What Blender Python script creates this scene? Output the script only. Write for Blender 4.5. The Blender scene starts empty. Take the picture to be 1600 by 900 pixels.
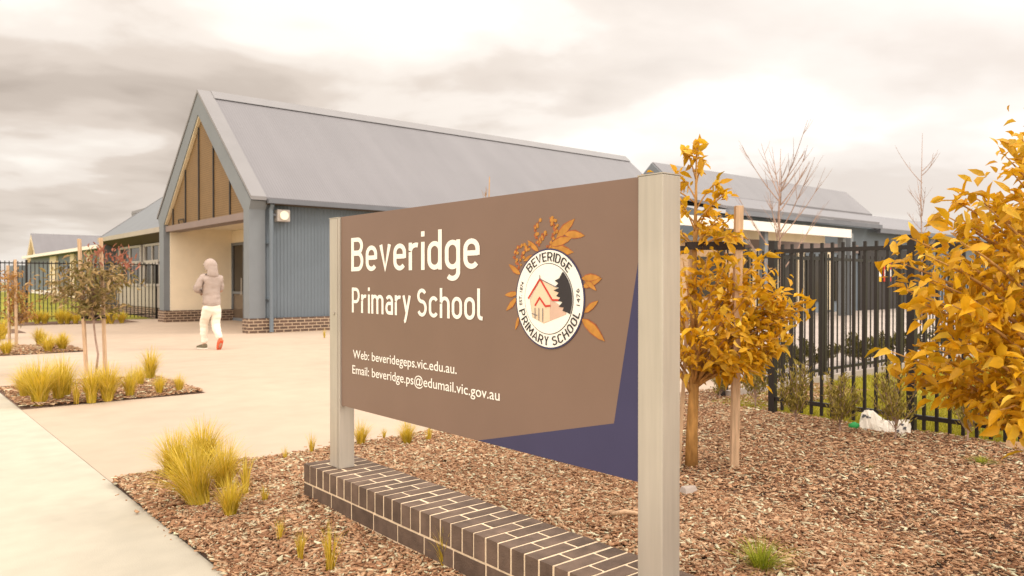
import bpy, bmesh, math, random
import numpy as np
from mathutils import Vector, Matrix
random.seed(7); RNG = np.random.default_rng(11)
S = bpy.context.scene
COL = S.collection
R = math.radians

# ---------------------------------------------------------------- camera
F, EYE = 1200.54, 1.38                       # focal length in photo pixels (1600 wide), eye height
TH, PIT = R(49.787), R(0.477)
FWD = np.array([math.cos(TH)*math.cos(PIT), math.sin(TH)*math.cos(PIT), -math.sin(PIT)])
RT = np.array([math.sin(TH), -math.cos(TH), 0.0]); UP = np.cross(RT, FWD)
CAM = np.array([0, 0, EYE])
def ray(x, y): return FWD*F + RT*(x-800) - UP*(y-450)
def onZ(x, y, z=0): d = ray(x, y); return CAM + d*((z-CAM[2])/d[2])
def onX(x, y, X): d = ray(x, y); return CAM + d*(X/d[0])
def onY(x, y, Y): d = ray(x, y); return CAM + d*(Y/d[1])
def at(x, y, dep): return CAM + ray(x, y)/F*dep

cd = bpy.data.cameras.new('camera'); cam = bpy.data.objects.new('camera', cd); COL.objects.link(cam)
cd.sensor_width = 36; cd.lens = 36*F/1600; cd.clip_start = 0.05; cd.clip_end = 3000
M3 = Matrix((RT, UP, -FWD)).transposed()
cam.matrix_world = Matrix.Translation(Vector(CAM)) @ M3.to_4x4()
cd.dof.use_dof = True; cd.dof.focus_distance = 3.9; cd.dof.aperture_fstop = 4.5
S.camera = cam

# ---------------------------------------------------------------- sky, sun, exposure
SUN_EL, SUN_AZ = R(42), math.atan2(-0.62, 0.78)        # towards the sun: +X, -Y
sdir = Vector((math.cos(SUN_EL)*math.cos(SUN_AZ), math.cos(SUN_EL)*math.sin(SUN_AZ), math.sin(SUN_EL)))
W = bpy.data.worlds.new('World'); S.world = W; W.use_nodes = True
nt = W.node_tree; nt.nodes.clear()
def N(t, **k):
    n = nt.nodes.new(t)
    for a, b in k.items(): setattr(n, a, b)
    return n
def L(a, b): nt.links.new(a, b)
def math_(op, a, b=None):
    n = N('ShaderNodeMath', operation=op)
    for i, v in enumerate((a, b)):
        if v is None: continue
        if isinstance(v, (int, float)): n.inputs[i].default_value = v
        else: L(v, n.inputs[i])
    return n.outputs[0]
def mixc(f, a, b, bt='MIX'):
    n = N('ShaderNodeMix', data_type='RGBA', blend_type=bt)
    for i, v in ((0, f), (6, a), (7, b)):
        if isinstance(v, (int, float)): n.inputs[i].default_value = v
        elif isinstance(v, tuple): n.inputs[i].default_value = (*v, 1)
        else: L(v, n.inputs[i])
    return n.outputs[2]
out = N('ShaderNodeOutputWorld')
sky = N('ShaderNodeTexSky', sky_type='NISHITA'); sky.sun_disc = False
sky.sun_elevation = SUN_EL; sky.sun_rotation = math.pi/2 - SUN_AZ
sky.dust_density = 4
tc = N('ShaderNodeTexCoord'); sx = N('ShaderNodeSeparateXYZ'); L(tc.outputs['Generated'], sx.inputs[0])
zz = math_('MAXIMUM', sx.outputs[2], 0.0)
den = math_('ADD', zz, 0.16)
cx = N('ShaderNodeCombineXYZ'); L(math_('DIVIDE', sx.outputs[0], den), cx.inputs[0]); L(math_('DIVIDE', sx.outputs[1], den), cx.inputs[1])
def noise(scale, det, off, rough=.55, dist=.4):
    m = N('ShaderNodeMapping'); m.inputs['Location'].default_value = off; m.inputs['Rotation'].default_value = (0, 0, R(50)); m.inputs['Scale'].default_value = (1.0, 1.15, 1)
    L(cx.outputs[0], m.inputs[0])
    n = N('ShaderNodeTexNoise'); n.inputs['Scale'].default_value = scale; n.inputs['Detail'].default_value = det
    n.inputs['Roughness'].default_value = rough; n.inputs['Distortion'].default_value = dist
    L(m.outputs[0], n.inputs[0]); return n.outputs[0]
def ramp(v, pts):
    r = N('ShaderNodeValToRGB'); r.color_ramp.interpolation = 'EASE'
    els = r.color_ramp.elements
    for i, (p, c) in enumerate(pts):
        e = els[i] if i < 2 else els.new(p)
        e.position = p; e.color = (*c, 1)
    L(v, r.inputs[0]); return r.outputs[0]
big = noise(0.62, 4, (3.1, 1.7, 0), .5, .25); small = noise(1.55, 6, (0.3, 5.2, 1), .5, .2)
cl = math_('ADD', math_('MULTIPLY', big, .66), math_('MULTIPLY', small, .34))
clouds = ramp(cl, [(.38, (.52, .44, .375)), (.44, (.635, .545, .47)), (.495, (.775, .675, .59)), (.54, (.94, .85, .765)), (.60, (1.08, 1.01, .92))])
# brighter towards the veiled sun (photo right), darker away from it
dv = N('ShaderNodeVectorMath', operation='DOT_PRODUCT'); L(tc.outputs['Generated'], dv.inputs[0])
dv.inputs[1].default_value = Vector((math.cos(SUN_AZ), math.sin(SUN_AZ), .25)).normalized()
mr = N('ShaderNodeMapRange', interpolation_type='SMOOTHSTEP'); L(dv.outputs['Value'], mr.inputs[0])
mr.inputs[1].default_value = -.2; mr.inputs[2].default_value = .66; mr.inputs[3].default_value = .0; mr.inputs[4].default_value = 1.0
bright = ramp(cl, [(.36, (.92, .83, .76)), (.47, (1.06, .985, .92)), (.55, (1.2, 1.14, 1.08)), (.62, (1.3, 1.25, 1.18))])
veil = mixc(mr.outputs[0], clouds, bright)
# added fill: unseen sky behind the camera brightened to light the sign face
dw = N('ShaderNodeVectorMath', operation='DOT_PRODUCT'); L(tc.outputs['Generated'], dw.inputs[0]); dw.inputs[1].default_value = Vector((-.80, -.42, .42)).normalized()
mw = N('ShaderNodeMapRange', interpolation_type='SMOOTHSTEP'); L(dw.outputs['Value'], mw.inputs[0])
mw.inputs[1].default_value = .05; mw.inputs[2].default_value = .9; mw.inputs[3].default_value = 0; mw.inputs[4].default_value = 1
veil = mixc(mw.outputs[0], veil, (2.3, 2.0, 1.72))
zen = math_('ADD', 1.0, math_('MULTIPLY', math_('POWER', zz, 1.6), .9))      # overcast: brighter overhead
hz = N('ShaderNodeMapRange', interpolation_type='SMOOTHSTEP'); L(sx.outputs[2], hz.inputs[0])
hz.inputs[1].default_value = -.02; hz.inputs[2].default_value = .13; hz.inputs[3].default_value = .75; hz.inputs[4].default_value = 0
veil = mixc(hz.outputs[0], veil, (.93, .85, .76))
vs = N('ShaderNodeVectorMath', operation='SCALE'); L(veil, vs.inputs[0]); L(zen, vs.inputs['Scale'])
bg1 = N('ShaderNodeBackground'); L(sky.outputs[0], bg1.inputs[0]); bg1.inputs[1].default_value = .05
bg2 = N('ShaderNodeBackground'); L(vs.outputs[0], bg2.inputs[0]); bg2.inputs[1].default_value = 1.0
ms = N('ShaderNodeMixShader'); ms.inputs[0].default_value = .93; L(bg1.outputs[0], ms.inputs[1]); L(bg2.outputs[0], ms.inputs[2])
L(ms.outputs[0], out.inputs[0])
sl = bpy.data.lights.new('sun', 'SUN'); sl.energy = 1.5; sl.angle = R(14); sl.color = (1, .88, .72)
so = bpy.data.objects.new('sun', sl); COL.objects.link(so); so.rotation_euler = sdir.to_track_quat('Z', 'Y').to_euler()
S.view_settings.view_transform = 'Standard'; S.view_settings.look = 'None'; S.view_settings.gamma = 1
S.view_settings.use_curve_mapping = False; S.view_settings.exposure = 0.0
S.cycles.max_bounces = 6; S.cycles.use_denoising = True

# ---------------------------------------------------------------- materials
def srgb(r, g, b):
    return tuple(((v/255)/12.92 if v/255 <= .04045 else ((v/255+.055)/1.055)**2.4) for v in (r, g, b))
def mat(name, col, rough=.7, var=.12, scale=8, bump=0, bscale=60, metal=0, spec=.3, var2=None, scale2=1.0, isl=None, transl=0, stretch=None):
    """procedural surface: base colour broken by two noises, optional bump, colour per leaf/chip, translucency"""
    m = bpy.data.materials.new(name); m.use_nodes = True
    t = m.node_tree; b = t.nodes['Principled BSDF']
    def n(tp, **k):
        x = t.nodes.new(tp)
        for a, c in k.items(): setattr(x, a, c)
        return x
    lk = t.links.new
    tcn = n('ShaderNodeTexCoord'); src = tcn.outputs['Object']
    if stretch:
        mp = n('ShaderNodeMapping'); mp.inputs['Scale'].default_value = stretch; lk(src, mp.inputs[0]); src = mp.outputs[0]
    nz = n('ShaderNodeTexNoise'); nz.inputs['Scale'].default_value = scale; nz.inputs['Detail'].default_value = 6; lk(src, nz.inputs[0])
    lo = tuple(max(0, c*(1-var)) for c in col); hi = tuple(c*(1+var) for c in col)
    rp = n('ShaderNodeValToRGB'); rp.color_ramp.elements[0].position = .3; rp.color_ramp.elements[1].position = .7
    rp.color_ramp.elements[0].color = (*lo, 1); rp.color_ramp.elements[1].color = (*hi, 1)
    lk(nz.outputs[0], rp.inputs[0]); c = rp.outputs[0]
    if isl:
        ge = n('ShaderNodeNewGeometry'); r2 = n('ShaderNodeValToRGB'); r2.color_ramp.interpolation = 'LINEAR'
        for i, k in enumerate(isl):
            e = r2.color_ramp.elements[i] if i < 2 else r2.color_ramp.elements.new(i/(len(isl)-1))
            e.position = i/(len(isl)-1); e.color = (*k, 1)
        lk(ge.outputs['Random Per Island'], r2.inputs[0])
        mx = n('ShaderNodeMix', data_type='RGBA', blend_type='MULTIPLY'); mx.inputs[0].default_value = 1
        gr = n('ShaderNodeValToRGB'); gr.color_ramp.elements[0].position = .3; gr.color_ramp.elements[1].position = .7
        gr.color_ramp.elements[0].color = (1-var,)*3+(1,); gr.color_ramp.elements[1].color = (1+var*.5,)*3+(1,)
        lk(nz.outputs[0], gr.inputs[0]); lk(r2.outputs[0], mx.inputs[6]); lk(gr.outputs[0], mx.inputs[7]); c = mx.outputs[2]
    if var2:
        n2 = n('ShaderNodeTexNoise'); n2.inputs['Scale'].default_value = scale2; n2.inputs['Detail'].default_value = 4; lk(tcn.outputs['Object'], n2.inputs[0])
        g2 = n('ShaderNodeValToRGB'); g2.color_ramp.elements[0].position = .35; g2.color_ramp.elements[1].position = .65
        g2.color_ramp.elements[0].color = (1-var2,)*3+(1,); g2.color_ramp.elements[1].color = (1, 1, 1, 1)
        lk(n2.outputs[0], g2.inputs[0])
        mx = n('ShaderNodeMix', data_type='RGBA', blend_type='MULTIPLY'); mx.inputs[0].default_value = 1
        lk(c, mx.inputs[6]); lk(g2.outputs[0], mx.inputs[7]); c = mx.outputs[2]
    lk(c, b.inputs['Base Color'])
    b.inputs['Roughness'].default_value = rough; b.inputs['Metallic'].default_value = metal; b.inputs['Specular IOR Level'].default_value = spec
    if bump:
        n3 = n('ShaderNodeTexNoise'); n3.inputs['Scale'].default_value = bscale; n3.inputs['Detail'].default_value = 5; lk(src, n3.inputs[0])
        bp = n('ShaderNodeBump'); bp.inputs['Strength'].default_value = bump; bp.inputs['Distance'].default_value = .01
        lk(n3.outputs[0], bp.inputs['Height']); lk(bp.outputs[0], b.inputs['Normal'])
    if transl:
        tr = n('ShaderNodeBsdfTranslucent'); lk(c, tr.inputs[0]); mxs = n('ShaderNodeMixShader'); mxs.inputs[0].default_value = transl
        lk(b.outputs[0], mxs.inputs[1]); lk(tr.outputs[0], mxs.inputs[2]); lk(mxs.outputs[0], t.nodes['Material Output'].inputs[0])
    return m
def brick_mat(name, c1, c2, mortar, axis='xz', bw=.24, bh=.086, ms=.012):
    m = bpy.data.materials.new(name); m.use_nodes = True; t = m.node_tree; b = t.nodes['Principled BSDF']
    tcn = t.nodes.new('ShaderNodeTexCoord'); sp = t.nodes.new('ShaderNodeSeparateXYZ'); cb = t.nodes.new('ShaderNodeCombineXYZ')
    t.links.new(tcn.outputs['Object'], sp.inputs[0])
    ad = t.nodes.new('ShaderNodeMath'); t.links.new(sp.outputs[0], ad.inputs[0]); t.links.new(sp.outputs[1], ad.inputs[1])
    t.links.new(ad.outputs[0], cb.inputs[0]); t.links.new(sp.outputs[2], cb.inputs[1])
    br = t.nodes.new('ShaderNodeTexBrick'); t.links.new(cb.outputs[0], br.inputs[0])
    br.inputs['Color1'].default_value = (*c1, 1); br.inputs['Color2'].default_value = (*c2, 1); br.inputs['Mortar'].default_value = (*mortar, 1)
    br.inputs['Scale'].default_value = 1; br.inputs['Brick Width'].default_value = bw; br.inputs['Row Height'].default_value = bh; br.inputs['Mortar Size'].default_value = ms
    t.links.new(br.outputs[0], b.inputs['Base Color']); b.inputs['Roughness'].default_value = .85
    bp = t.nodes.new('ShaderNodeBump'); bp.inputs['Strength'].default_value = .6; bp.inputs['Distance'].default_value = .01; bp.invert = True
    t.links.new(br.outputs['Fac'], bp.inputs['Height']); t.links.new(bp.outputs[0], b.inputs['Normal'])
    return m
def glass_mat(name, col, rough=.06):
    m = mat(name, col, rough, .25, 1.3, spec=.6); return m

MT = {}
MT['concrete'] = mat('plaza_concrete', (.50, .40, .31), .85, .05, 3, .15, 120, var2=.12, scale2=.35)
MT['path'] = mat('footpath_concrete', (.50, .468, .385), .85, .06, 5, .2, 150, var2=.10, scale2=.6)
MT['joint'] = mat('joint_gap', (.26, .21, .17), .9)
MT['terrain'] = mat('dry_field', (.30, .27, .13), .95, .3, .3, var2=.3, scale2=.02)
MT['grass_base'] = mat('lawn_soil', (.30, .29, .035), .95, .25, 6, .4, 60, var2=.3, scale2=.8)
MT['paving'] = mat('grey_paving', (.46, .40, .36), .85, .08, 4, .15, 90, var2=.2, scale2=.4)
MT['mulch'] = mat('mulch_bed', (.19, .115, .08), .95, .55, 38, .9, 45, var2=.3, scale2=2.5)
MT['chips'] = mat('bark_chips', (.3, .2, .15), .9, .3, 60, isl=[(0.148, 0.065, 0.032), (0.324, 0.167, 0.087), (0.449, 0.253, 0.140), (0.564, 0.363, 0.216), (0.268, 0.123, 0.060), (0.648, 0.453, 0.286), (0.408, 0.218, 0.114), (0.666, 0.651, 0.458), (0.366, 0.198, 0.108), (0.210, 0.096, 0.047)])
MT['blade'] = mat('lawn_blades', (.2, .2, .03), .7, .2, 3, isl=[(.28, .25, .02), (.42, .38, .035), (.54, .47, .06)], transl=.3)
MT['alu'] = mat('post_aluminium', (.49, .45, .395), .42, .06, 5, metal=.25, spec=.5, stretch=(9, 9, .5), var2=.1, scale2=3)
MT['brown'] = mat('sign_brown', (.202, .130, .101), .38, .04, 3, spec=.4)
MT['navy'] = mat('sign_navy', (.048, .045, .108), .4, .06, 3)
MT['white'] = mat('white_vinyl', (.90, .87, .81), .5, .02, 8)
MT['dark'] = mat('dark_vinyl', (.035, .03, .035), .5, .05, 8)
MT['crimson'] = mat('red_vinyl', (.55, .05, .035), .5, .05, 8)
MT['peach'] = mat('peach_vinyl', (.62, .43, .34), .5, .05, 12)
MT['apricot'] = mat('apricot_vinyl', (.76, .58, .42), .5, .05, 12)
MT['ochre'] = mat('ochre_vinyl', (.46, .21, .04), .5, .18, 30)
MT['rust'] = mat('rust_vinyl', (.34, .10, .035), .5, .25, 60)
MT['brickp'] = mat('plinth_brick', (.075, .05, .043), .82, .3, 14, .5, 130, isl=[(.105, .072, .054), (.155, .107, .08), (.128, .089, .068), (.19, .132, .10)])
MT['mortar'] = mat('plinth_mortar', (.74, .60, .43), .95, .12, 30, .5, 180)
MT['brickw'] = brick_mat('base_brick', (.085, .055, .042), (.14, .085, .06), (.45, .34, .24))
MT['roof'] = mat('roof_steel', (.195, .190, .206), .42, .05, 1.5, spec=.45, stretch=(1, .15, .15), var2=.06, scale2=.5)
MT['flash'] = mat('roof_flashing', (.235, .23, .24), .4, .04, 1.5, spec=.45)
MT['frame'] = mat('gable_frame_steel', (.19, .21, .232), .45, .05, 2, spec=.4)
MT['blue'] = mat('blue_cladding', (.152, .186, .222), .5, .05, 1.5, spec=.4, var2=.08, scale2=.7)
MT['wallgrey'] = mat('grey_cladding', (.14, .15, .165), .55, .06, 1.5)
MT['gutter'] = mat('gutter_steel', (.155, .165, .19), .45, .08, 2)
MT['cream'] = mat('cream_render', (.90, .79, .61), .85, .03, 3, .1, 80, var2=.06, scale2=.8)
MT['creamtrim'] = mat('cream_trim', (.76, .65, .47), .6, .05, 3)
MT['beam'] = mat('entry_beam', (.24, .185, .17), .55, .05, 2)
MT['mull'] = mat('dark_mullion', (.03, .026, .026), .5)
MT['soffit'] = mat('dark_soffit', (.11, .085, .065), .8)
MT['glass'] = mat('window_glass', (.045, .038, .03), .12, .25, 1.3, spec=.22)
MT['doorglass'] = glass_mat('door_glass', (.16, .12, .085))
MT['winframe'] = mat('window_frame_white', (.44, .40, .37), .5, .05, 3)
MT['panelgrey'] = mat('pale_panel', (.43, .385, .33), .6, .06, 2)
MT['black'] = mat('black_powdercoat', (.016, .0125, .012), .42, .15, 12, spec=.4)
MT['whiteroof'] = mat('white_awning', (.88, .84, .78), .5, .03, 2)
MT['stake'] = mat('hardwood_stake', (.56, .39, .25), .8, .2, 8, .3, 40, stretch=(6, 6, .7))
MT['strap'] = mat('rubber_tie', (.028, .019, .017), .6, .2, 20)
MT['barky'] = mat('young_bark', (.43, .235, .075), .85, .3, 12, .5, 50, stretch=(3, 3, .8))
MT['barkg'] = mat('grey_bark', (.36, .25, .20), .85, .25, 12, .4, 50)
MT['leafgold'] = mat('golden_leaves', (.5, .3, .03), .5, .2, 25, spec=.35, isl=[(.56, .29, .006), (.78, .42, .010), (.90, .54, .022), (.44, .22, .007), (.92, .64, .08), (.70, .37, .010), (.52, .33, .012), (.86, .48, .014)], transl=.38)
MT['leafolive'] = mat('olive_leaves', (.3, .25, .1), .6, .2, 25, isl=[(.22, .20, .05), (.20, .15, .055), (.34, .26, .10), (.46, .33, .15), (.52, .36, .18)], transl=.25)
MT['leafred'] = mat('red_tips', (.4, .1, .06), .6, .2, 25, isl=[(.36, .13, .085), (.48, .20, .13)], transl=.25)
MT['leaforange'] = mat('orange_leaves', (.5, .25, .08), .6, .2, 25, isl=[(.40, .19, .05), (.58, .32, .10), (.36, .24, .08)], transl=.25)
MT['leafshrub'] = mat('shrub_leaves', (.2, .16, .04), .6, .2, 25, isl=[(.20, .165, .03), (.32, .255, .05), (.44, .35, .09)], transl=.2)
MT['leafdark'] = mat('low_shrub_leaves', (.1, .09, .02), .6, .2, 25, isl=[(.06, .06, .015), (.13, .115, .03), (.2, .17, .05)], transl=.2)
MT['tuft'] = mat('strap_grass', (.4, .3, .04), .6, .2, 10, isl=[(.40, .29, .018), (.68, .50, .04), (.82, .62, .08), (.54, .42, .025), (.88, .70, .18), (.74, .52, .05)], transl=.3)
MT['tuftgreen'] = mat('green_grass', (.3, .3, .04), .6, .2, 10, isl=[(.18, .23, .012), (.34, .38, .03), (.48, .48, .05)], transl=.3)
MT['hoodie'] = mat('grey_fleece', (.40, .325, .29), .95, .12, 6, .4, 150)
MT['trousers'] = mat('white_cotton', (.84, .76, .66), .9, .05, 5, .2, 40)
MT['skin'] = mat('skin', (.48, .27, .19), .6, .06, 10)
MT['hair'] = mat('hair', (.03, .02, .015), .6)
MT['shoe'] = mat('orange_sole', (.70, .12, .05), .6, .1, 10)
MT['shoegrey'] = mat('shoe_upper', (.16, .14, .09), .7, .1, 10)
MT['sack'] = mat('white_plastic', (.82, .78, .70), .35, .05, 14, .6, 16, spec=.5)
MT['greenp'] = mat('green_plastic', (.03, .34, .09), .4, .1, 10)
MT['timber'] = mat('raw_timber', (.50, .33, .19), .85, .2, 6, .3, 50, stretch=(1, 6, 6))
MT['lens'] = mat('lamp_lens', (.9, .85, .7), .2, .03, 5, spec=.6)
MT['yellow'] = mat('yellow_poster', (.8, .5, .03), .5)
MT['red'] = mat('red_poster', (.6, .06, .03), .5)
# perforated gable screen: fine weave of darker holes
def screen_mat():
    m = mat('perforated_bronze', (.235, .145, .065), .55, .08, 2)
    t = m.node_tree; b = t.nodes['Principled BSDF']
    src = b.inputs['Base Color'].links[0].from_socket
    tcn = t.nodes.new('ShaderNodeTexCoord'); ck = t.nodes.new('ShaderNodeTexVoronoi'); ck.feature = 'F1'; ck.inputs['Scale'].default_value = 16; ck.inputs['Randomness'].default_value = 0
    t.links.new(tcn.outputs['Object'], ck.inputs[0])
    rp = t.nodes.new('ShaderNodeValToRGB'); rp.color_ramp.elements[0].position = .3; rp.color_ramp.elements[1].position = .5
    rp.color_ramp.elements[0].color = (.62, .60, .58, 1); rp.color_ramp.elements[1].color = (1, 1, 1, 1); t.links.new(ck.outputs[0], rp.inputs[0])
    mx = t.nodes.new('ShaderNodeMix'); mx.data_type = 'RGBA'; mx.blend_type = 'MULTIPLY'; mx.inputs[0].default_value = 1
    t.links.new(src, mx.inputs[6]); t.links.new(rp.outputs[0], mx.inputs[7]); t.links.new(mx.outputs[2], b.inputs['Base Color'])
    return m
MT['screen'] = screen_mat()
# corrugated roof sheets: ribs running down the slope (bump across X)
def rib_bump(m, axis, freq, strength):
    t = m.node_tree; b = t.nodes['Principled BSDF']
    tcn = t.nodes.new('ShaderNodeTexCoord'); wv = t.nodes.new('ShaderNodeTexWave'); wv.bands_direction = axis; wv.inputs['Scale'].default_value = freq
    t.links.new(tcn.outputs['Object'], wv.inputs[0]); bp = t.nodes.new('ShaderNodeBump'); bp.inputs['Strength'].default_value = strength; bp.inputs['Distance'].default_value = .01
    t.links.new(wv.outputs[1], bp.inputs['Height']); t.links.new(bp.outputs[0], b.inputs['Normal'])
rib_bump(MT['roof'], 'X', 4.0, .35)

# ---------------------------------------------------------------- mesh helpers
class MB:
    def __init__(s): s.v = []; s.f = []; s.m = []
    def add(s, vs, fs, mi=0):
        o = len(s.v); s.v += [tuple(p) for p in vs]; s.f += [tuple(i+o for i in f) for f in fs]; s.m += [mi]*len(fs); return s
    def box(s, x0, x1, y0, y1, z0, z1, mi=0):
        return s.add([(x0,y0,z0),(x1,y0,z0),(x1,y1,z0),(x0,y1,z0),(x0,y0,z1),(x1,y0,z1),(x1,y1,z1),(x0,y1,z1)],
                     [(0,3,2,1),(4,5,6,7),(0,1,5,4),(1,2,6,5),(2,3,7,6),(3,0,4,7)], mi)
    def prism(s, pts, axis, a0, a1, mi=0):
        """closed polygon pts extruded along axis; pts are the other two coordinates in order"""
        n = len(pts)
        def mk(p, a): return {'x': (a, p[0], p[1]), 'y': (p[0], a, p[1]), 'z': (p[0], p[1], a)}[axis]
        return s.add([mk(p, a0) for p in pts]+[mk(p, a1) for p in pts],
                     [tuple(range(n-1, -1, -1)), tuple(range(n, 2*n))]+[(i, (i+1) % n, n+(i+1) % n, n+i) for i in range(n)], mi)
    def tube(s, pts, rad, seg=8, mi=0, cap=True):
        pts = [Vector(p) for p in pts]; rad = rad if isinstance(rad, (list, tuple)) else [rad]*len(pts)
        vs = []; up = Vector((.31, .17, .93)).normalized()
        for i, p in enumerate(pts):
            d = (pts[min(i+1, len(pts)-1)]-pts[max(i-1, 0)]).normalized()
            a = d.cross(up)
            if a.length < .1: a = d.cross(Vector((1, 0, 0)))
            a.normalize(); b = d.cross(a)
            for k in range(seg):
                t = 2*math.pi*k/seg; vs.append(p+(a*math.cos(t)+b*math.sin(t))*rad[i])
        fs = [(i*seg+k, i*seg+(k+1) % seg, (i+1)*seg+(k+1) % seg, (i+1)*seg+k) for i in range(len(pts)-1) for k in range(seg)]
        if cap: fs += [tuple(range(seg-1, -1, -1)), tuple(range((len(pts)-1)*seg, len(pts)*seg))]
        return s.add(vs, fs, mi)
    def build(s, name, mats, parent=None, bevel=0, smooth=False):
        me = bpy.data.meshes.new(name); me.from_pydata(s.v, [], s.f); me.validate()
        mats = mats if isinstance(mats, (list, tuple)) else [mats]
        for k in mats: me.materials.append(MT[k] if isinstance(k, str) else k)
        if len(mats) > 1 and len(me.polygons) == len(s.m): me.polygons.foreach_set('material_index', s.m)
        if bevel:
            bm = bmesh.new(); bm.from_mesh(me)
            bmesh.ops.recalc_face_normals(bm, faces=bm.faces)
            bmesh.ops.bevel(bm, geom=[e for e in bm.edges if e.is_manifold and e.calc_face_angle(0) > .5], offset=bevel, segments=2, affect='EDGES', profile=.6)
            bm.to_mesh(me); bm.free()
        if smooth: me.polygons.foreach_set('use_smooth', [True]*len(me.polygons))
        o = bpy.data.objects.new(name, me); COL.objects.link(o)
        if parent: attach(o, parent)
        return o
def attach(o, parent):
    bpy.context.view_layer.update() if False else None
    o.parent = parent; o.matrix_parent_inverse = Matrix.Translation(-parent.location)   # roots carry a location only
def empty(name, loc, label, cat, group=None):
    o = bpy.data.objects.new(name, None); COL.objects.link(o); o.location = Vector([float(c) for c in loc]); o.empty_display_size = .2
    return tag(o, label, cat, group)
def tag(o, label, cat, group=None):
    o['label'] = label; o['category'] = cat
    if group: o['group'] = group
    return o
def struct(o, kind='structure'): o['kind'] = kind; return o
def np_mesh(name, V, Fq, m, parent=None, smooth=False):
    """numpy mesh of equal-size polygons"""
    k = Fq.shape[1]; me = bpy.data.meshes.new(name)
    me.vertices.add(len(V)); me.vertices.foreach_set('co', V.astype(np.float32).ravel())
    me.loops.add(Fq.size); me.loops.foreach_set('vertex_index', Fq.astype(np.int32).ravel())
    me.polygons.add(len(Fq)); me.polygons.foreach_set('loop_start', np.arange(0, Fq.size, k, dtype=np.int32))
    me.polygons.foreach_set('loop_total', np.full(len(Fq), k, dtype=np.int32))
    me.update(calc_edges=True); me.materials.append(MT[m])
    if smooth: me.polygons.foreach_set('use_smooth', [True]*len(me.polygons))
    o = bpy.data.objects.new(name, me); COL.objects.link(o)
    if parent: attach(o, parent)
    return o
def sheet(name, x0, x1, y0, y1, z, m, kind='structure'):
    o = MB().add([(x0, y0, z), (x1, y0, z), (x1, y1, z), (x0, y1, z)], [(0, 1, 2, 3)]).build(name, m); return struct(o, kind)

# ================================================================ THE GROUND
sheet('ground', -700, 1200, -700, 1200, -.03, 'terrain')
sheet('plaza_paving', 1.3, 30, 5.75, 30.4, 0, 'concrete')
sheet('footpath', -1.2, 1.294, -20, 60, .003, 'path')
sheet('joint', 1.275, 1.31, -20, 30.4, -.006, 'joint')
sheet('verge', -8, -1.2, -20, 60, -.006, 'grass_base')
sheet('rear_paving', 9.6, 60, 5.32, 17.3, .004, 'paving')
sheet('lawn', 7.27, 40, -8, 5.2, .002, 'grass_base')
o = MB().add([(-40, 30.62, -.004), (8.25, 30.62, -.004), (8.25, 36, .12), (-40, 36, .12), (8.25, 46, .58), (-40, 46, .58), (8.25, 62, .68), (-40, 62, .68), (8.25, 62, -.1), (-40, 62, -.1)], [(0, 1, 2, 3), (3, 2, 4, 5), (5, 4, 6, 7), (7, 6, 8, 9)]).build('far_lawn', 'grass_base'); struct(o)
BEDS = [(1.3, 7.27, -2.5, 5.75), (7.27, 9.6, 5.2, 5.75), (1.3, 3.24, 9.72, 11.82), (1.3, 3.36, 17.0, 19.1), (1.3, 3.36, 24.2, 26.3), (3.0, 7.2, 28.2, 30.35)]
bm_ = MB()
for i, (x0, x1, y0, y1) in enumerate(BEDS):
    sheet('garden_bed', x0, x1, y0, y1, .006+.0005*i, 'mulch')

def chips(name, x0, x1, y0, y1, n, near=True, smin=.012, smax=.046):
    """loose flakes of bark lying at all tilts"""
    px = RNG.uniform(x0, x1, n); py = RNG.uniform(y0, y1, n)
    L_ = smin+(smax*1.35-smin)*RNG.uniform(0, 1, n)**1.7; Wd = L_*RNG.uniform(.18, .5, n); T = RNG.uniform(.0012, .0032, n)
    yaw = RNG.uniform(0, 2*np.pi, n); pit = RNG.normal(0, .2, n); rol = RNG.normal(0, .26, n)
    base = np.array([[-1,-1,-1],[1,-.7,-1],[1,.6,-1],[-.8,1,-1],[-1,-1,1],[1,-.7,1],[1,.6,1],[-.8,1,1]], float)
    J = RNG.uniform(.55, 1.25, (n, 4, 3)); J = np.concatenate([J, J*RNG.uniform(.9, 1.05, (n, 4, 3))], 1); J[:, :, 2] = RNG.uniform(.6, 1.6, (n, 8))
    P = base[None]*J*np.stack([L_/2, Wd/2, T], 1)[:, None]
    cy, sy, cp, sp, cr, sr = np.cos(yaw), np.sin(yaw), np.cos(pit), np.sin(pit), np.cos(rol), np.sin(rol)
    Z0 = np.zeros(n); O = np.ones(n)
    Rz = np.stack([cy, -sy, Z0, sy, cy, Z0, Z0, Z0, O], 1).reshape(n, 3, 3)
    Ry = np.stack([cp, Z0, sp, Z0, O, Z0, -sp, Z0, cp], 1).reshape(n, 3, 3)
    Rx = np.stack([O, Z0, Z0, Z0, cr, -sr, Z0, sr, cr], 1).reshape(n, 3, 3)
    P = np.einsum('nij,nvj->nvi', Rz@Ry@Rx, P)
    hump = .012*(np.sin(px*3.1+py*1.7)+np.sin(py*4.3-px*2.2))+.012
    P += np.stack([px, py, .014+hump*.6+RNG.uniform(0, .022, n)], 1)[:, None]
    fq = np.array([[0,3,2,1],[4,5,6,7],[0,1,5,4],[1,2,6,5],[2,3,7,6],[3,0,4,7]])
    Fq = (fq[None]+8*np.arange(n)[:, None, None]).reshape(-1, 4)
    return struct(np_mesh(name, P.reshape(-1, 3), Fq, 'chips'), 'stuff')
chips('bark_chips', 1.29, 7.24, .2, 5.75, 110000)
chips('bark_chips', 1.29, 4.2, 1.5, 5.74, 75000)
chips('bark_chips', 1.2, 1.30, .2, 5.8, 36)
chips('bark_chips', 1.4, 5.0, 5.76, 5.9, 40)
chips('bark_chips', 7.2, 9.6, 4.4, 5.73, 6000)
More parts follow.
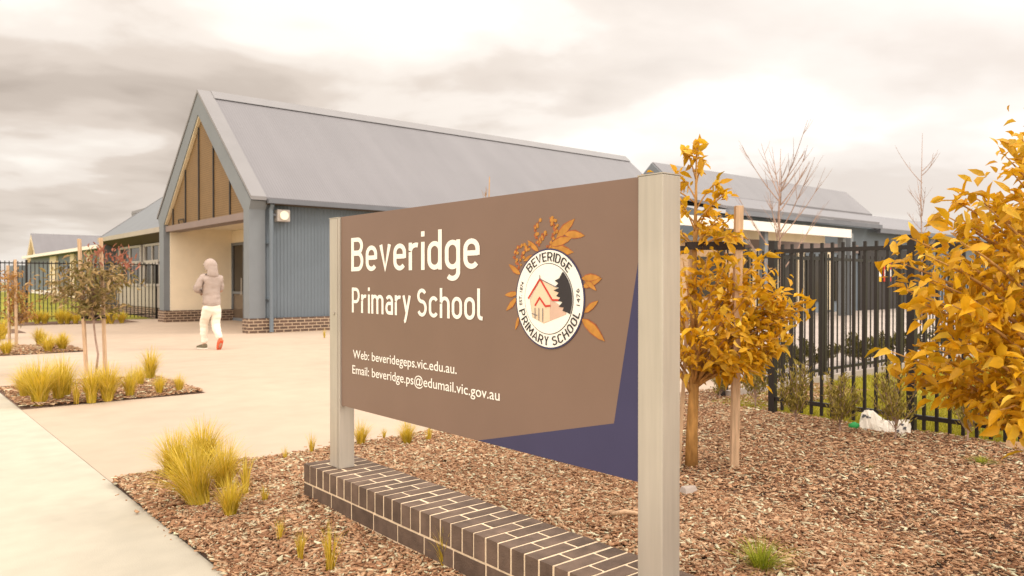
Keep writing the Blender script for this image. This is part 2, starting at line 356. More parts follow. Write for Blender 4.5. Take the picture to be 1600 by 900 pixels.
chips('bark_chips', 1.32, 3.22, 9.74, 11.8, 9000, smin=.03, smax=.07)
chips('bark_chips', 1.32, 3.34, 17.0, 19.08, 4000, smin=.04, smax=.08)

# ================================================================ SCHOOL BUILDING
G = 24.0                                        # gable axis; front at X 7.8, ridge runs along X
b = empty('school_building', (7.8, G, 0), 'main grey-blue school building with steep gabled entrance porch and brown gable screen', 'building')
def roofpoly(y0, z0, yr, zr, th): return [(y0, z0), (yr, zr), (yr, zr-th), (y0, z0-th)]
m = MB()
for sgn in (-1, 1): m.prism(roofpoly(G+sgn*4.2, 3.62, G, 7.19, .09), 'x', 8.2, 27.2)
m.build('roof', 'roof', b)
m = MB()
for sgn in (-1, 1):
    m.prism(roofpoly(G+sgn*4.22, 3.635, G+sgn*.0, 7.215, .10), 'x', 7.78, 8.2)
m.build('verge_flashing', 'flash', b)
m = MB(); m.prism([(G-.34, 6.945), (G, 7.235), (G+.34, 6.945), (G, 7.205)], 'x', 8.19, 27.22); m.build('ridge_cap', 'flash', b)
m = MB(); m.prism([(19.85, 3.52), (G, 7.09), (28.15, 3.52), (28.0, 3.3), (27.5, 3.3), (G, 6.45), (20.36, 3.3), (19.98, 3.3)], 'x', 7.8, 8.26)
m.build('gable_frame', 'frame', b)
m = MB(); m.box(7.8, 8.24, 19.98, 20.36, .40, 3.3); m.build('corner_column', 'frame', b)
m = MB(); m.box(7.8, 8.0, 27.5, 28.0, .40, 3.3); m.build('corner_column', 'frame', b)
m = MB(); m.prism([(27.45, 3.3), (27.497, 3.3), (G, 6.445), (G, 6.38)], 'x', 7.83, 7.928); m.build('reveal_trim', 'creamtrim', b)
# corrugated side wall
m = MB(); pts = []; x = 8.245
while x < 26.9:
    pts += [(x, 20.06), (x+.045, 20.06), (x+.06, 20.043), (x+.085, 20.043)]; x += .1
pts = pts+[(26.98, 20.06), (26.98, 20.25), (8.245, 20.25)]
m.prism(pts, 'z', .40, 3.5); m.build('side_wall', 'blue', b)
m = MB(); m.box(10.301, 26.98, 27.9, 28.05, 0, 3.5); m.box(26.8, 26.979, 20.255, 27.895, 0, 3.6); m.prism([(20.3, 3.6), (27.7, 3.6), (G, 6.8)], 'x', 26.8, 26.98)
m.build('wall', 'blue', b)
m = MB(); m.box(7.77, 26.95, 19.94, 20.38, 0, .395); m.build('brick_base', 'brickw', b)
m = MB(); m.box(7.77, 10.15, 27.36, 28.08, 0, .395); m.build('brick_base', 'brickw', b)
g = MB().box(8.22, 27.2, 19.66, 19.79, 3.46, 3.575).build('gutter', 'gutter', b)
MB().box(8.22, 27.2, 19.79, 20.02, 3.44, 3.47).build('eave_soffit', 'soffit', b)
m = MB(); m.tube([(8.35, 19.84, .03), (8.35, 19.84, 3.3), (8.35, 19.74, 3.45)], .055, 10)
for z in (.9, 2.4): m.box(8.28, 8.42, 19.83, 20.03, z, z+.03)
m.build('downpipe', 'blue', b, smooth=False)
fl = MB().box(8.5, 8.86, 19.78, 20.0, 3.0, 3.32).build('floodlight', 'winframe', b, bevel=.02)
m = MB(); m.tube([(8.68, 19.74, 3.16), (8.68, 19.79, 3.16)], .12, 18); m.build('lens', 'lens', fl)
MB().box(8.42, 8.52, 19.85, 20.02, 3.14, 3.2).build('bracket', 'gutter', fl)
# porch
MB().prism([(20.3, 3.25), (27.45, 3.25), (27.45, 3.35), (G, 6.46), (20.3, 3.3)], 'x', 7.93, 7.97).build('gable_screen', 'screen', b)
sc = b.children[-1]
for px_ in (274.8, 294.3, 315.3, 338.3, 364.2):
    y = onX(px_, 355, 8.0)[1]; top = 6.45-abs(y-G)*.9
    MB().box(7.895, 7.935, y-.03, y+.03, 3.25, max(3.3, top-.1)).build('mullion', 'mull', sc)
MB().tube([(7.88, 26.1, 3.26), (7.86, 26.1, 3.38), (7.86, 25.6, 3.38), (7.88, 25.6, 3.26)], .02, 6).build('lamp_bracket', 'mull', sc)
MB().box(7.85, 8.32, 20.365, 27.46, 3.06, 3.25).build('entry_beam', 'beam', b)
MB().box(8.0, 10.150, 27.46, 27.6, .395, 3.2).build('porch_wall', 'cream', b)
MB().box(8.32, 10.160, 20.25, 27.46, 3.2, 3.24).build('porch_ceiling', 'cream', b)
MB().box(8.24, 10.150, 20.252, 20.4, .396, 3.2).build('porch_wall', 'cream', b)
MB().box(10.160, 10.300, 20.4, 27.9, 0, 3.24).build('porch_back_wall', 'beam', b)
dr = MB()
for (y0, y1) in ((27.38, 27.46), (26.3, 26.36), (25.2, 25.28)): dr.box(10.070, 10.155, y0, y1, 0, 2.75)
for z0, z1 in ((2.66, 2.75), (.95, 1.03), (0, .1)): dr.box(10.080, 10.153, 25.28, 27.38, z0, z1)
dr = dr.build('entrance_door', 'frame', b)
MB().box(10.120, 10.140, 25.3, 27.37, 1.03, 2.66).build('glass', 'glass', dr)
MB().box(10.120, 10.140, 25.3, 27.37, .1, .95).build('lower_panel', 'doorglass', dr)
MB().box(10.100, 10.150, 20.41, 27.45, 2.76, 3.19).build('transom_panel', 'cream', b)
MB().tube([(10.040, 26.42, .9), (10.040, 26.42, 1.5)], .018, 8).build('handle', 'alu', dr)

# ---- classroom wing left of the porch
b = empty('classroom_wing', (8.5, 32.6, 0), 'low school wing with white framed windows, left of the gabled porch behind the fence', 'building')
Ye = 37.24
m = MB(); m.prism([(7.9, 3.27), (13, 7.1), (18.1, 3.27), (18.1, 3.17), (13, 7.0), (7.9, 3.17)], 'y', 28.17, Ye); m.build('roof', 'frame', b)
m = MB(); m.prism([(7.88, 3.29), (13, 7.13), (13.0, 7.02), (7.88, 3.18)], 'y', Ye, Ye+.06); m.build('verge_flashing', 'flash', b)
MB().box(7.84, 7.9, 28.17, Ye+.06, 3.1, 3.275).build('fascia', 'panelgrey', b)
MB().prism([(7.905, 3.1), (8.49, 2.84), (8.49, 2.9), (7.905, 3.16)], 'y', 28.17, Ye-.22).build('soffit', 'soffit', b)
MB().box(8.5, 8.7, 28.17, Ye-.2, .4, 3.1).build('wall', 'wallgrey', b)
m = MB(); m.box(7.95, 18, Ye-.2, Ye-.02, 0, 3.12); m.prism([(8.0, 3.14), (13, 6.95), (18, 3.14)], 'y', Ye-.2, Ye-.02); m.build('end_wall', 'wallgrey', b)
MB().box(8.46, 8.72, 28.17, Ye-.2, 0, .395).build('brick_base', 'brickw', b)
MB().box(17.9, 18, 28.2, Ye-.21, 0, 3.1).build('wall', 'wallgrey', b)
def yx(px_): return float(onX(px_, 420, 8.45)[1])
for (a, c) in ((187, 222), (226, 252)):
    y1, y0 = yx(a), yx(c)
    w = MB(); fw = .10
    w.box(8.4, 8.49, y0, y0+fw*1.6, 1.2, 2.83); w.box(8.4, 8.49, y1-fw*1.6, y1, 1.2, 2.83)
    w.box(8.405, 8.49, y0+fw*2, y1-fw*2, 2.74, 2.83); w.box(8.385, 8.49, y0+fw*2, y1-fw*2, 2.02, 2.2); w.box(8.405, 8.49, y0+fw*2, y1-fw*2, 1.2, 1.3)
    w = w.build('window', 'winframe', b); ym = (y0+y1)/2
    MB().box(8.455, 8.48, y0+fw*2, y1-fw*2, 2.2, 2.74).build('pane', 'glass', w); MB().box(8.455, 8.48, y0+fw*2, y1-fw*2, 1.3, 2.02).build('pane', 'glass', w)
    MB().box(8.42, 8.454, ym-.06, ym+.06, 1.3, 2.74).build('mullion', 'winframe', w)
MB().box(8.43, 8.5, 28.2, yx(184), .40, 1.19).build('wall_panel', 'panelgrey', b)
MB().box(8.4, 8.498, 28.2, yx(184), 2.02, 2.14).build('sunshade', 'winframe', b)

# ---- link block further left
b = empty('link_block', (8.3, 46, 0), 'long low blue-grey school block with a white fascia, beyond the lawn at far left', 'building')
m = MB(); m.box(7.9, 20, Ye+.08, 58, 2.88, 2.98); m.build('roof', 'frame', b)
MB().box(7.82, 7.9, Ye+.08, 58, 2.84, 3.0).build('fascia', 'whiteroof', b)
MB().box(8.26, 8.295, Ye+.1, 57.9, 0, .86).build('white_base', 'whiteroof', b)
m = MB(); m.box(8.3, 8.5, Ye+.1, 57.9, 0, 2.88); m.box(8.5, 19.9, 57.7, 57.9, 0, 2.88); m.build('wall', 'blue', b)
for a, c in ((80, 90), (112, 118), (138, 143)):
    y1, y0 = float(onX(a, 430, 8.28)[1]), float(onX(c, 430, 8.28)[1]); MB().box(8.2, 8.299, y0, y1, 0, 2.8).build('cream_panel', 'creamtrim', b)
for a, c in ((94, 108),):
    y1, y0 = float(onX(a, 430, 8.28)[1]), float(onX(c, 430, 8.28)[1]); MB().box(8.25, 8.299, y0, y1, .8, 2.2).build('window', 'glass', b)
m = MB(); m.box(14, 15.0, 53.2, 56.6, 2.98, 6.15); m.box(13.97, 15.03, 53.17, 56.63, 5.95, 6.0); m.build('roof_vent_box', 'flash', b)

# ---- far gabled block
b = empty('far_school_block', (15.5, 107, 0), 'distant gabled school block with pale end wall and lavender roof, at the far left skyline', 'building')
yc = 107.3
m = MB()
for sgn in (-1, 1): m.prism(roofpoly(yc+sgn*4.3, 3.55, yc, 7.15, .12), 'x', 15.4, 40)
m.build('roof', 'roof', b)
m = MB(); m.prism([(yc-4.1, 0), (yc-4.1, 3.6), (yc, 7.0), (yc+4.1, 3.6), (yc+4.1, 0)], 'x', 15.9, 39.8); m.build('wall', 'cream', b)
m = MB(); m.prism([(yc-4.25, 3.4), (yc, 7.06), (yc+4.25, 3.4), (yc+3.7, 3.4), (yc, 6.5), (yc-3.7, 3.4)], 'x', 15.4, 15.86); m.build('gable_frame', 'creamtrim', b)
MB().box(14.5, 15.85, yc-9, yc-4.2, 0, 3.4).build('side_block', 'blue', b); MB().box(14.5, 15.85, yc+4.2, yc+12, 0, 3.4).build('side_block', 'blue', b)

# ---- classroom block on the right, behind the fences
b = empty('right_classroom_block', (25, 17.3, 0), 'long grey-roofed school block with a white awning, beyond the black fence on the right', 'building')
m = MB()
m.prism([(22.3, 5.62), (G, 7.16), (25.8, 5.62), (25.8, 5.52), (G, 7.06), (22.3, 5.52)], 'x', 29.2, 48.5)
m.build('upper_roof', 'roof', b)
m = MB(); m.prism([(16.75, 4.22), (22.32, 5.61), (22.32, 5.5), (16.75, 4.11)], 'x', 24.6, 37.2); m.build('lower_roof', 'roof', b)
m = MB(); m.prism([(16.9, 3.98), (22.32, 5.52), (22.32, 5.4), (16.9, 3.88)], 'x', 37.21, 58); m.build('lower_roof', 'roof', b)
MB().prism([(G-1.9, 5.4), (G, 7.1), (G+1.9, 5.4)], 'x', 29.1, 29.19).build('gable_end', 'frame', b)
MB().prism([(16.6, 3.9), (16.6, 4.08), (16.745, 4.1), (16.745, 3.9)], 'x', 24.6, 37.2).build('gutter', 'gutter', b)
MB().box(37.21, 58, 16.7, 16.88, 3.72, 3.9).build('gutter', 'gutter', b)
MB().box(24.7, 57.9, 17.3, 17.5, 0, 3.95).build('wall', 'blue', b)
m = MB(); m.box(24.7, 24.9, 17.51, 26, 0, 4.0); m.prism([(17.51, 4.0), (22.3, 5.3), (26, 5.3), (26, 4.0)], 'x', 24.7, 24.9); m.box(57.7, 57.9, 17.51, 26, 0, 4.0); m.box(24.91, 57.69, 25.8, 26, 0, 5.3); m.build('end_wall', 'blue', b)
m = MB(); m.prism([(14.9, 3.42), (17.29, 3.75), (17.29, 3.68), (14.9, 3.36)], 'x', 18.5, 30.4); m.build('awning_roof', 'whiteroof', b)
m = MB(); m.prism([(14.8, 3.14), (14.8, 3.47), (14.895, 3.48), (14.895, 3.14)], 'x', 18.5, 30.4); m.build('awning_fascia', 'whiteroof', b)
MB().box(24, 29.8, 15.6, 15.72, 2.92, 3.3).build('awning_beam', 'creamtrim', b)
for xx in (19.2, 24.4, 30.1, 30.75): MB().box(xx, xx+.22, 15.0, 15.22, 0, 3.35).build('awning_post', 'frame', b)
for xx in (25.3, 27.0, 28.5, 30.6, 33.1): MB().box(xx, xx+.6, 17.22, 17.299, .1, 2.7).build('cream_panel', 'creamtrim', b)
for xx, x2 in ((26.0, 26.9), (29.2, 30.5), (31.4, 33.0), (33.9, 35.4)): MB().box(xx, x2, 17.24, 17.299, .5, 2.5).build('window', 'glass', b)
d2 = MB().box(36.2, 44.5, 17.2, 17.299, .02, 3.0).build('dark_shopfront', 'mull', b)
for a_, c_, k in ((1369, 1377, 'yellow'), (1381, 1392, 'red')):
    q0, q1 = onY(a_, 440, 17.15), onY(c_, 410, 17.15); MB().box(q0[0], q1[0], 17.14, 17.198, q0[2], q1[2]).build('poster', k, d2)
    MB().box(q0[0]+.03, q1[0]-.03, 17.12, 17.138, q0[2]+.25, q0[2]+.6).build('poster_panel', 'white', d2)
MB().box(24.7, 36.1, 17.235, 17.298, 2.72, 3.1).build('wall_band', 'beam', b)
# low brick and timber store in front of it
b = empty('garden_store', (19, 15.6, 0), 'low tan timber clad store under the white awning behind the yellow tree', 'building')
MB().box(18.8, 23.4, 15.3, 17.1, .4, 2.7).build('wall', 'timber', b)
MB().box(18.75, 23.45, 15.25, 17.15, 0, .4).build('brick_base', 'brickw', b)
MB().box(18.6, 23.6, 15.1, 17.2, 2.7, 2.82).build('roof', 'frame', b)
MB().box(20.6, 22.0, 15.24, 15.298, .9, 2.2).build('window', 'glass', b)

# ================================================================ BRICK PLINTH
x0, x1, y0, y1 = 2.09, 2.44, 1.3, 4.475
root = empty('brick_plinth', (x0, y1, 0), 'low dark brown brick plinth with pale mortar under the school sign', 'plinth')
MB().box(x0+.0035, x1-.0035, y0+.0035, y1-.0035, -.02, .2478).build('mortar', 'mortar', root)
m = MB(); j = .0135
def brick(mb, a0, a1, b0, b1, c0, c1):
    jt = lambda: random.uniform(-.0012, .0012)
    mb.box(a0+jt(), a1+jt(), b0+jt(), b1+jt(), c0, c1+jt())
y = y1; k = 0
while y > y0+.05:
    ya, yb = y-.0735, y
    split = x0+.23 if k % 2 == 0 else x0+.115
    brick(m, x0, split-j/2, ya, yb, .140, .25); brick(m, split+j/2, x1, ya, yb, .140, .25)
    y -= .087; k += 1
for row, (za, zb) in enumerate(((.043, .129), (-.06, .032))):
    y = y1-(.0 if row == 0 else .0); first = .11 if row == 0 else .23
    while y > y0:
        ln = first if y == y1 else .23
        ya = max(y0, y-ln); brick(m, x0, x0+.1, ya, y, za, zb); brick(m, x1-.1, x1, ya, y, za, zb); y -= ln+j
    brick(m, x0+.112, x1-.112, y1-.1, y1+.0005, za, zb)
o = m.build('brick_courses', 'brickp', root, bevel=.002)

# ================================================================ SCHOOL SIGN
XS = 2.2
root = empty('school_sign', (XS, 3.03, .25), 'large brown and navy school name sign between two metal posts on the brick plinth', 'sign')
def post(ya, yb, ztop):
    p = MB().box(XS-.012, XS+.088, ya, yb, .25, ztop).build('post', 'alu', root, bevel=.005)
    MB().box(XS-.0165, XS-.0125, ya+.018, ya+.021, .25, ztop-.003).build('seam', 'alu', p)
    MB().box(XS-.014, XS+.09, ya-.002, yb+.002, ztop, ztop+.004).build('post_cap', 'alu', p)
    return p
post(4.195, 4.322, 1.764); 
MB().tube([(XS-.018, 4.262, 1.19), (XS-.0125, 4.262, 1.19)], .012, 10).build('bolt', 'alu', root)
pr = MB().box(XS-.012, XS+.09, 1.752, 1.868, .25, 1.768).build('post', 'alu', root, bevel=.005); MB().box(XS-.014, XS+.092, 1.75, 1.87, 1.768, 1.772).build('post_cap', 'alu', pr)
YL = 4.19                                     # u = YL - y, the sign's own horizontal
def U(u, z, lay): return (XS-.0012*lay, YL-u, z)
panel = MB().box(XS, XS+.03, 1.872, 4.192, .634, 1.768).build('sign_panel', 'brown', root)
def flat(name, polys, lay, mk, parent):
    m = MB()
    for p in polys:
        vs = [U(u, z, lay) for u, z in p]; n = len(vs); m.add(vs+[(v[0]+.0011, v[1], v[2]) for v in vs], [tuple(range(n))]+[(i, n+i, n+(i+1) % n, (i+1) % n) for i in range(n)])
    return m.build(name, mk, parent)
flat('navy_wedge', [[(2.316, 1.46), (2.195, .836), (1.34, .635), (2.316, .635)]], 1, 'navy', panel)
def text_mesh(txt, bold=0):
    cu = bpy.data.curves.new('lettering', 'FONT'); cu.body = txt; cu.size = 1; cu.offset = bold; cu.resolution_u = 4; cu.extrude = .001
    ob = bpy.data.objects.new('lettering', cu); COL.objects.link(ob); bpy.context.view_layer.update()
    me = bpy.data.meshes.new_from_object(ob.evaluated_get(bpy.context.evaluated_depsgraph_get()))
    co = np.array([v.co[:] for v in me.vertices]); fs = [tuple(p.vertices) for p in me.polygons]
    bpy.data.objects.remove(ob); bpy.data.curves.remove(cu); bpy.data.meshes.remove(me); return co, fs
def letters(name, txt, u0, u1, z0, z1, lay, mk, parent, bold=0):
    co, fs = text_mesh(txt, bold); mn, mx = co.min(0), co.max(0)
    u = u0+(co[:, 0]-mn[0])/(mx[0]-mn[0])*(u1-u0); z = z0+(co[:, 1]-mn[1])/(mx[1]-mn[1])*(z1-z0)
    d = (co[:, 2] > 0)
    vs = [(XS-.0012*lay-(.0008 if t else 0), YL-a, c) for a, c, t in zip(u, z, d)]
    return MB().add(vs, fs).build(name, mk, parent)
# plain condensed sign-writing letters drawn as even strokes; unit = cap height
HW, XH = .062, .735
def arc(cx_, cy_, rx, ry, a0, a1, n=12): return [(cx_+rx*math.cos(R(a0+(a1-a0)*i/n)), cy_+ry*math.sin(R(a0+(a1-a0)*i/n))) for i in range(n+1)]
def glyph(c):
    h = HW; w = .50; r_ = w/2-h; X = XH
    ring_ = arc(w/2, X-h-r_, r_, r_, 0, 180)+arc(w/2, h+r_, r_, r_, 180, 360); ring_ += [ring_[0]]
    if c == 'B': return .57, [[(h, 0), (h, 1)], [(h, 1-h)]+arc(.31, .745, .175, 1-h-.745, 90, -90)+[(h, .558)], [(h, .525)]+arc(.32, .2965, .182, .2285, 90, -90)+[(h, h)]]
    if c == 'P': return .55, [[(h, 0), (h, 1)], [(h, 1-h)]+arc(.29, .685, .195, .247, 90, -90)+[(h, .438)]]
    if c == 'E': return .47, [[(h, 0), (h, 1)], [(h, 1-h), (.46, 1-h)], [(h, .51), (.41, .51)], [(h, h), (.46, h)]]
    if c == 'V': return .54, [[(.055, 1), (.27, .06), (.485, 1)]]
    if c == 'R': return .55, [[(h, 0), (h, 1)], [(h, 1-h)]+arc(.29, .685, .195, .247, 90, -90)+[(h, .438)], [(.29, .43), (.48, 0)]]
    if c == 'I': return 2*h, [[(h, 0), (h, 1)]]
    if c == 'D': return .55, [[(h, 0), (h, 1)], [(h, 1-h)]+arc(.24, 1-h-.24, .24, .24, 90, 0)+arc(.24, h+.24, .24, .24, 0, -90)+[(h, h)]]
    if c == 'C': return .54, [arc(.27, 1-h-.2, .2, .2, 15, 180)+arc(.27, h+.2, .2, .2, 180, 345)]
    if c == 'G': return .55, [arc(.27, 1-h-.2, .2, .2, 15, 180)+arc(.27, h+.2, .2, .2, 180, 360)+[(.47, .46)], [(.47, .46), (.29, .46)]]
    if c == 'O': return .54, [arc(.27, 1-h-.2, .2, .2, 0, 180)+arc(.27, h+.2, .2, .2, 180, 360)+[(.47, 1-h-.2)]]
    if c == 'M': return .68, [[(h, 0), (h, 1)], [(h, .95), (.34, .32), (.68-h, .95)], [(.68-h, 0), (.68-h, 1)]]
    if c == 'A': return .54, [[(.05, 0), (.27, .94), (.49, 0)], [(.12, .26), (.42, .26)]]
    if c == 'Y': return .52, [[(.05, 1), (.26, .47), (.47, 1)], [(.26, .5), (.26, 0)]]
    if c == 'H': return .55, [[(h, 0), (h, 1)], [(.55-h, 0), (.55-h, 1)], [(h, .5), (.55-h, .5)]]
    if c == 'L': return .44, [[(h, 0), (h, 1)], [(h, h), (.43, h)]]
    if c == 'S': return .55, [arc(.275, .735, .195, .197, 28, 270, 16)[:-1]+arc(.275, .303, .205, .235, 90, -152, 16)]
    if c == 'e': return w, [[(h, .385), (w-h, .385)], [(w-h, .335)]+arc(w/2, X-h-r_, r_, r_, 0, 180)+arc(w/2, h+r_, r_, r_, 180, 325)]
    if c == 'c': return w-.03, [arc(w/2, X-h-r_, r_, r_, 32, 180)+arc(w/2, h+r_, r_, r_, 180, 328)]
    if c == 'o': return w, [ring_]
    if c == 'd': return w, [ring_, [(w-h, 0), (w-h, 1.02)]]
    if c == 'g': return w, [ring_, [(w-h, X), (w-h, -.06)]+arc(w/2, -.06, r_, .165, 0, -140)]
    if c == 'a': return w-.02, [arc(.24, X-h-.17, .172, .17, 150, 0)+[(.412, 0)], [(.412, .425)]+arc(.21, .246, .142, .178, 90, 270)+[(.412, h)]]
    if c == 'v': return .47, [[(.055, X), (.235, .05), (.415, X)]]
    if c == 'y': return .47, [[(.055, X), (.24, .10)], [(.415, X), (.225, .04), (.17, -.13)]+arc(.08, -.12, .085, .10, -20, -80, 4)]
    if c == 'r': return .36, [[(h, 0), (h, X)], [(h, X-.24)]+arc(h+.21, X-.25, .21, .182, 180, 70)]
    if c == 'i': return 2*h, [[(h, 0), (h, X)], [(h, .875), (h, 1.01)]]
    if c == 'l': return .25, [[(h, 1.02), (h, .18)]+arc(h+.115, .18, .115, .112, 180, 270, 6)+[(.24, h)]]
    if c == 'h': return w, [[(h, 0), (h, 1.02)], [(h, X-.24)]+arc(w/2, X-h-r_, r_, r_, 180, 0)+[(w-h, 0)]]
    if c == 'm': return .80, [[(h, 0), (h, X)], [(h, X-.24)]+arc(h+.165, X-h-.165, .165, .165, 180, 0)+[(h+.33, 0)], [(h+.33, X-.24)]+arc(h+.495, X-h-.165, .165, .165, 180, 0)+[(h+.66, 0)]]
    return .2, []
def stroke_word(txt, u0, u1, z_base, cap, parent, mk='white', warp=None, lay=1.0):
    x_ = 0; strokes = []
    for c in txt:
        w_, st = glyph(c); strokes += [[(x_+a, b_) for a, b_ in p] for p in st]; x_ += w_+(.105 if c != ' ' else .05)
    x_ -= .105; k = (u1-u0)/x_; m = MB(); lay_ = lay
    for p in strokes:
        p = [np.array(v) for v in p]; p = [v for i, v in enumerate(p) if i == 0 or np.linalg.norm(v-p[i-1]) > 1e-5]; n = len(p); Lf, Rg = [], []
        for i in range(n):
            closed = np.linalg.norm(p[0]-p[-1]) < 1e-6
            a_ = p[i]-p[i-1] if i else (p[-1]-p[-2] if closed else p[1]-p[0]); c_ = p[i+1]-p[i] if i < n-1 else (p[1]-p[0] if closed else p[-1]-p[-2])
            a_ = a_/np.linalg.norm(a_); c_ = c_/np.linalg.norm(c_); na = np.array([-a_[1], a_[0]]); nc = np.array([-c_[1], c_[0]]); nn = na+nc; nn = nn/max(.35, (nn@nn)/2) if nn@nn > .1 else na
            Lf.append(p[i]+nn*HW); Rg.append(p[i]-nn*HW)
        wp = warp or (lambda a_, b_: (a_, b_)); vs = [U(*wp(u0+v[0]*k, z_base+v[1]*cap), lay_) for v in Lf+Rg]; m.add(vs+[(vs[0][0]+.0006, v[1], v[2]) for v in vs], [(i, i+1, n+i+1, n+i) for i in range(n-1)]+[(i, 2*n+i, 2*n+i+1, i+1) for i in range(n-1)]+[(n+i, n+i+1, 3*n+i+1, 3*n+i) for i in range(n-1)]+[(0, n, 3*n, 2*n), (n-1, 3*n-1, 4*n-1, 2*n-1)]); lay_ += .06
    return m.build('lettering' if mk == 'white' else 'ring_lettering', mk, parent)
stroke_word('Beveridge', .123, 1.357, 1.440, .196, panel)
stroke_word('Primary School', .130, 1.381, 1.199, .146, panel)
letters('lettering', 'Web: beveridegeps.vic.edu.au.', .144, 1.174, .915, .980, 1, 'white', panel, .003)
letters('lettering', 'Email: beveridge.ps@edumail.vic.gov.au', .136, 1.503, .824, .893, 1, 'white', panel, .003)
# crest
CU, CZ, CR = 1.83, 1.308, .211
crest = empty('crest', (XS, YL-CU, CZ), '', ''); del crest['label']; del crest['category']
disc = None
def circ(r, n=64, cu=CU, cz=CZ): return [(cu+r*math.cos(2*math.pi*i/n), cz+r*math.sin(2*math.pi*i/n)) for i in range(n)]
COL.objects.unlink(crest); bpy.data.objects.remove(crest)
disc = flat('crest', [circ(CR)], 3, 'navy', root)
flat('white_ring', [circ(CR-.007)], 4, 'white', disc)
flat('inner_line', [circ(.1495)], 5, 'dark', disc); flat('inner_disc', [circ(.1465)], 6, 'white', disc)
def cp(x, y): return (CU+(x-388)*.001105, CZ+(508-y)*.000778)
def leaf2(b0, t0, w=.22):
    (ax, ay), (bx, by) = cp(*b0), cp(*t0); dx, dy = bx-ax, by-ay; nx, ny = -dy*w, dx*w
    return [(ax+dx*t+nx*k, ay+dy*t+ny*k) for t, k in ((0, 0), (.2, .6), (.5, .85), (.78, .5), (1, .05), (.8, -.35), (.5, -.6), (.2, -.5))]
LV = [((375, 240), (520, 265)), ((425, 190), (527, 90)), ((470, 165), (577, 182)), ((395, 220), (512, 188)), ((222, 375), (150, 315)), ((330, 250), (265, 185)), ((205, 480), (125, 492)), ((200, 505), (133, 582)),
      ((213, 610), (190, 690)), ((565, 445), (662, 400)), ((575, 405), (635, 462)), ((575, 575), (645, 512)), ((560, 605), (675, 715)), ((560, 400), (655, 395)), ((300, 270), (240, 300))]
for i, a in enumerate(LV):
    flat('leaf_outline', [leaf2(*a, w=.215)], 1+.1*i, 'rust', disc); flat('leaf', [leaf2(*a, w=.165)], 1.05+.1*i, 'ochre', disc)
dots = []; stems = []
for pl in (((215, 330), (188, 275), (205, 225), (240, 205), (275, 240)), ((335, 225), (318, 165), (312, 125), (330, 85)), ((335, 200), (350, 175), (378, 160)), ((385, 235), (415, 165), (432, 130), (405, 95), (398, 75)), ((405, 95), (425, 85)), ((225, 290), (255, 240), (270, 215))):
    for (a, c) in zip(pl[:-1], pl[1:]):
        p, q = cp(*a), cp(*c); l = math.hypot(q[0]-p[0], q[1]-p[1]); nx, ny = -(q[1]-p[1])/l*.0025, (q[0]-p[0])/l*.0025
        stems.append([(p[0]-nx, p[1]-ny), (q[0]-nx, q[1]-ny), (q[0]+nx, q[1]+ny), (p[0]+nx, p[1]+ny)])
        for t in (0, .25, .5, .75):
            for s_ in (-1, 1):
                dots.append(circ(random.uniform(.005, .0085), 8, p[0]+(q[0]-p[0])*t+random.uniform(.002, .012)*s_, p[1]+(q[1]-p[1])*t+random.uniform(-.008, .008)))
def layered(name, polys, lay, step, mk):
    m = MB()
    for i, p in enumerate(polys):
        vs = [U(u, z, lay+step*i) for u, z in p]; n = len(vs); m.add(vs+[(XS-.0001, v[1], v[2]) for v in vs], [tuple(range(n))]+[(j_, n+j_, n+(j_+1) % n, (j_+1) % n) for j_ in range(n)])
    return m.build(name, mk, disc)
layered('blossom_stem', stems, .5, .02, 'rust'); layered('blossom', dots[::2], 1, .015, 'rust'); layered('blossom_light', [[(u+.004, z+.004) for u, z in d] for d in dots[1::3]], 2, .02, 'ochre')
def arc_text(txt, r_in, r_out, ang_mid, span, lay, up=True, bold=.0):
    co, fs = text_mesh(txt, bold); mn, mx = co.min(0), co.max(0)
    s = (co[:, 0]-mn[0])/(mx[0]-mn[0])-.5; h = (co[:, 1]-mn[1])/(mx[1]-mn[1])
    if up: ang = ang_mid-s*span; r = r_in+h*(r_out-r_in)
    else: ang = ang_mid+s*span; r = r_out-h*(r_out-r_in)
    vs = [(XS-.0012*lay-(.0006 if t > 0 else 0), YL-(CU+rr*math.cos(a)), CZ+rr*math.sin(a)) for a, rr, t in zip(ang, r, co[:, 2])]
    MB().add(vs, fs).build('ring_lettering', 'dark', disc)
stroke_word('BEVERIDGE', 0, 1, 0, 1, disc, 'dark', lambda a, z: (CU+(.158+.038*z)*math.cos(R(137-94*a)), CZ+(.158+.038*z)*math.sin(R(137-94*a))), 5)
stroke_word('PRIMARY SCHOOL', 0, 1, 0, 1, disc, 'dark', lambda a, z: (CU+(.196-.038*z)*math.cos(R(196+148*a)), CZ+(.196-.038*z)*math.sin(R(196+148*a))), 5)
arc_text('EST. 1874', .168, .186, R(173), R(33), 5, True); arc_text('1476', .168, .187, R(3), R(22), 5, False)
def P_(*pts): return [cp(*p) for p in pts]
flat('house_wall', [P_((285, 512), (345, 405), (412, 515), (487, 560), (487, 588), (365, 642), (300, 612))], 7, 'peach', disc)
flat('house_front', [P_((290, 515), (345, 412), (400, 510), (400, 625), (365, 640), (302, 610))], 7.6, 'apricot', disc)
flat('house_roof', [P_((350, 402), (437, 445), (472, 512), (415, 515))], 7.7, 'apricot', disc)
def line(pl, w=.004):
    o_ = []
    for a, c in zip(pl[:-1], pl[1:]):
        p, q = cp(*a), cp(*c); l = math.hypot(q[0]-p[0], q[1]-p[1]); nx, ny = -(q[1]-p[1])/l*w, (q[0]-p[0])/l*w; ex, ey = (q[0]-p[0])/l*w*.6, (q[1]-p[1])/l*w*.6
        o_.append([(p[0]-nx-ex, p[1]-ny-ey), (q[0]-nx+ex, q[1]-ny+ey), (q[0]+nx+ex, q[1]+ny+ey), (p[0]+nx-ex, p[1]+ny-ey)])
    return o_
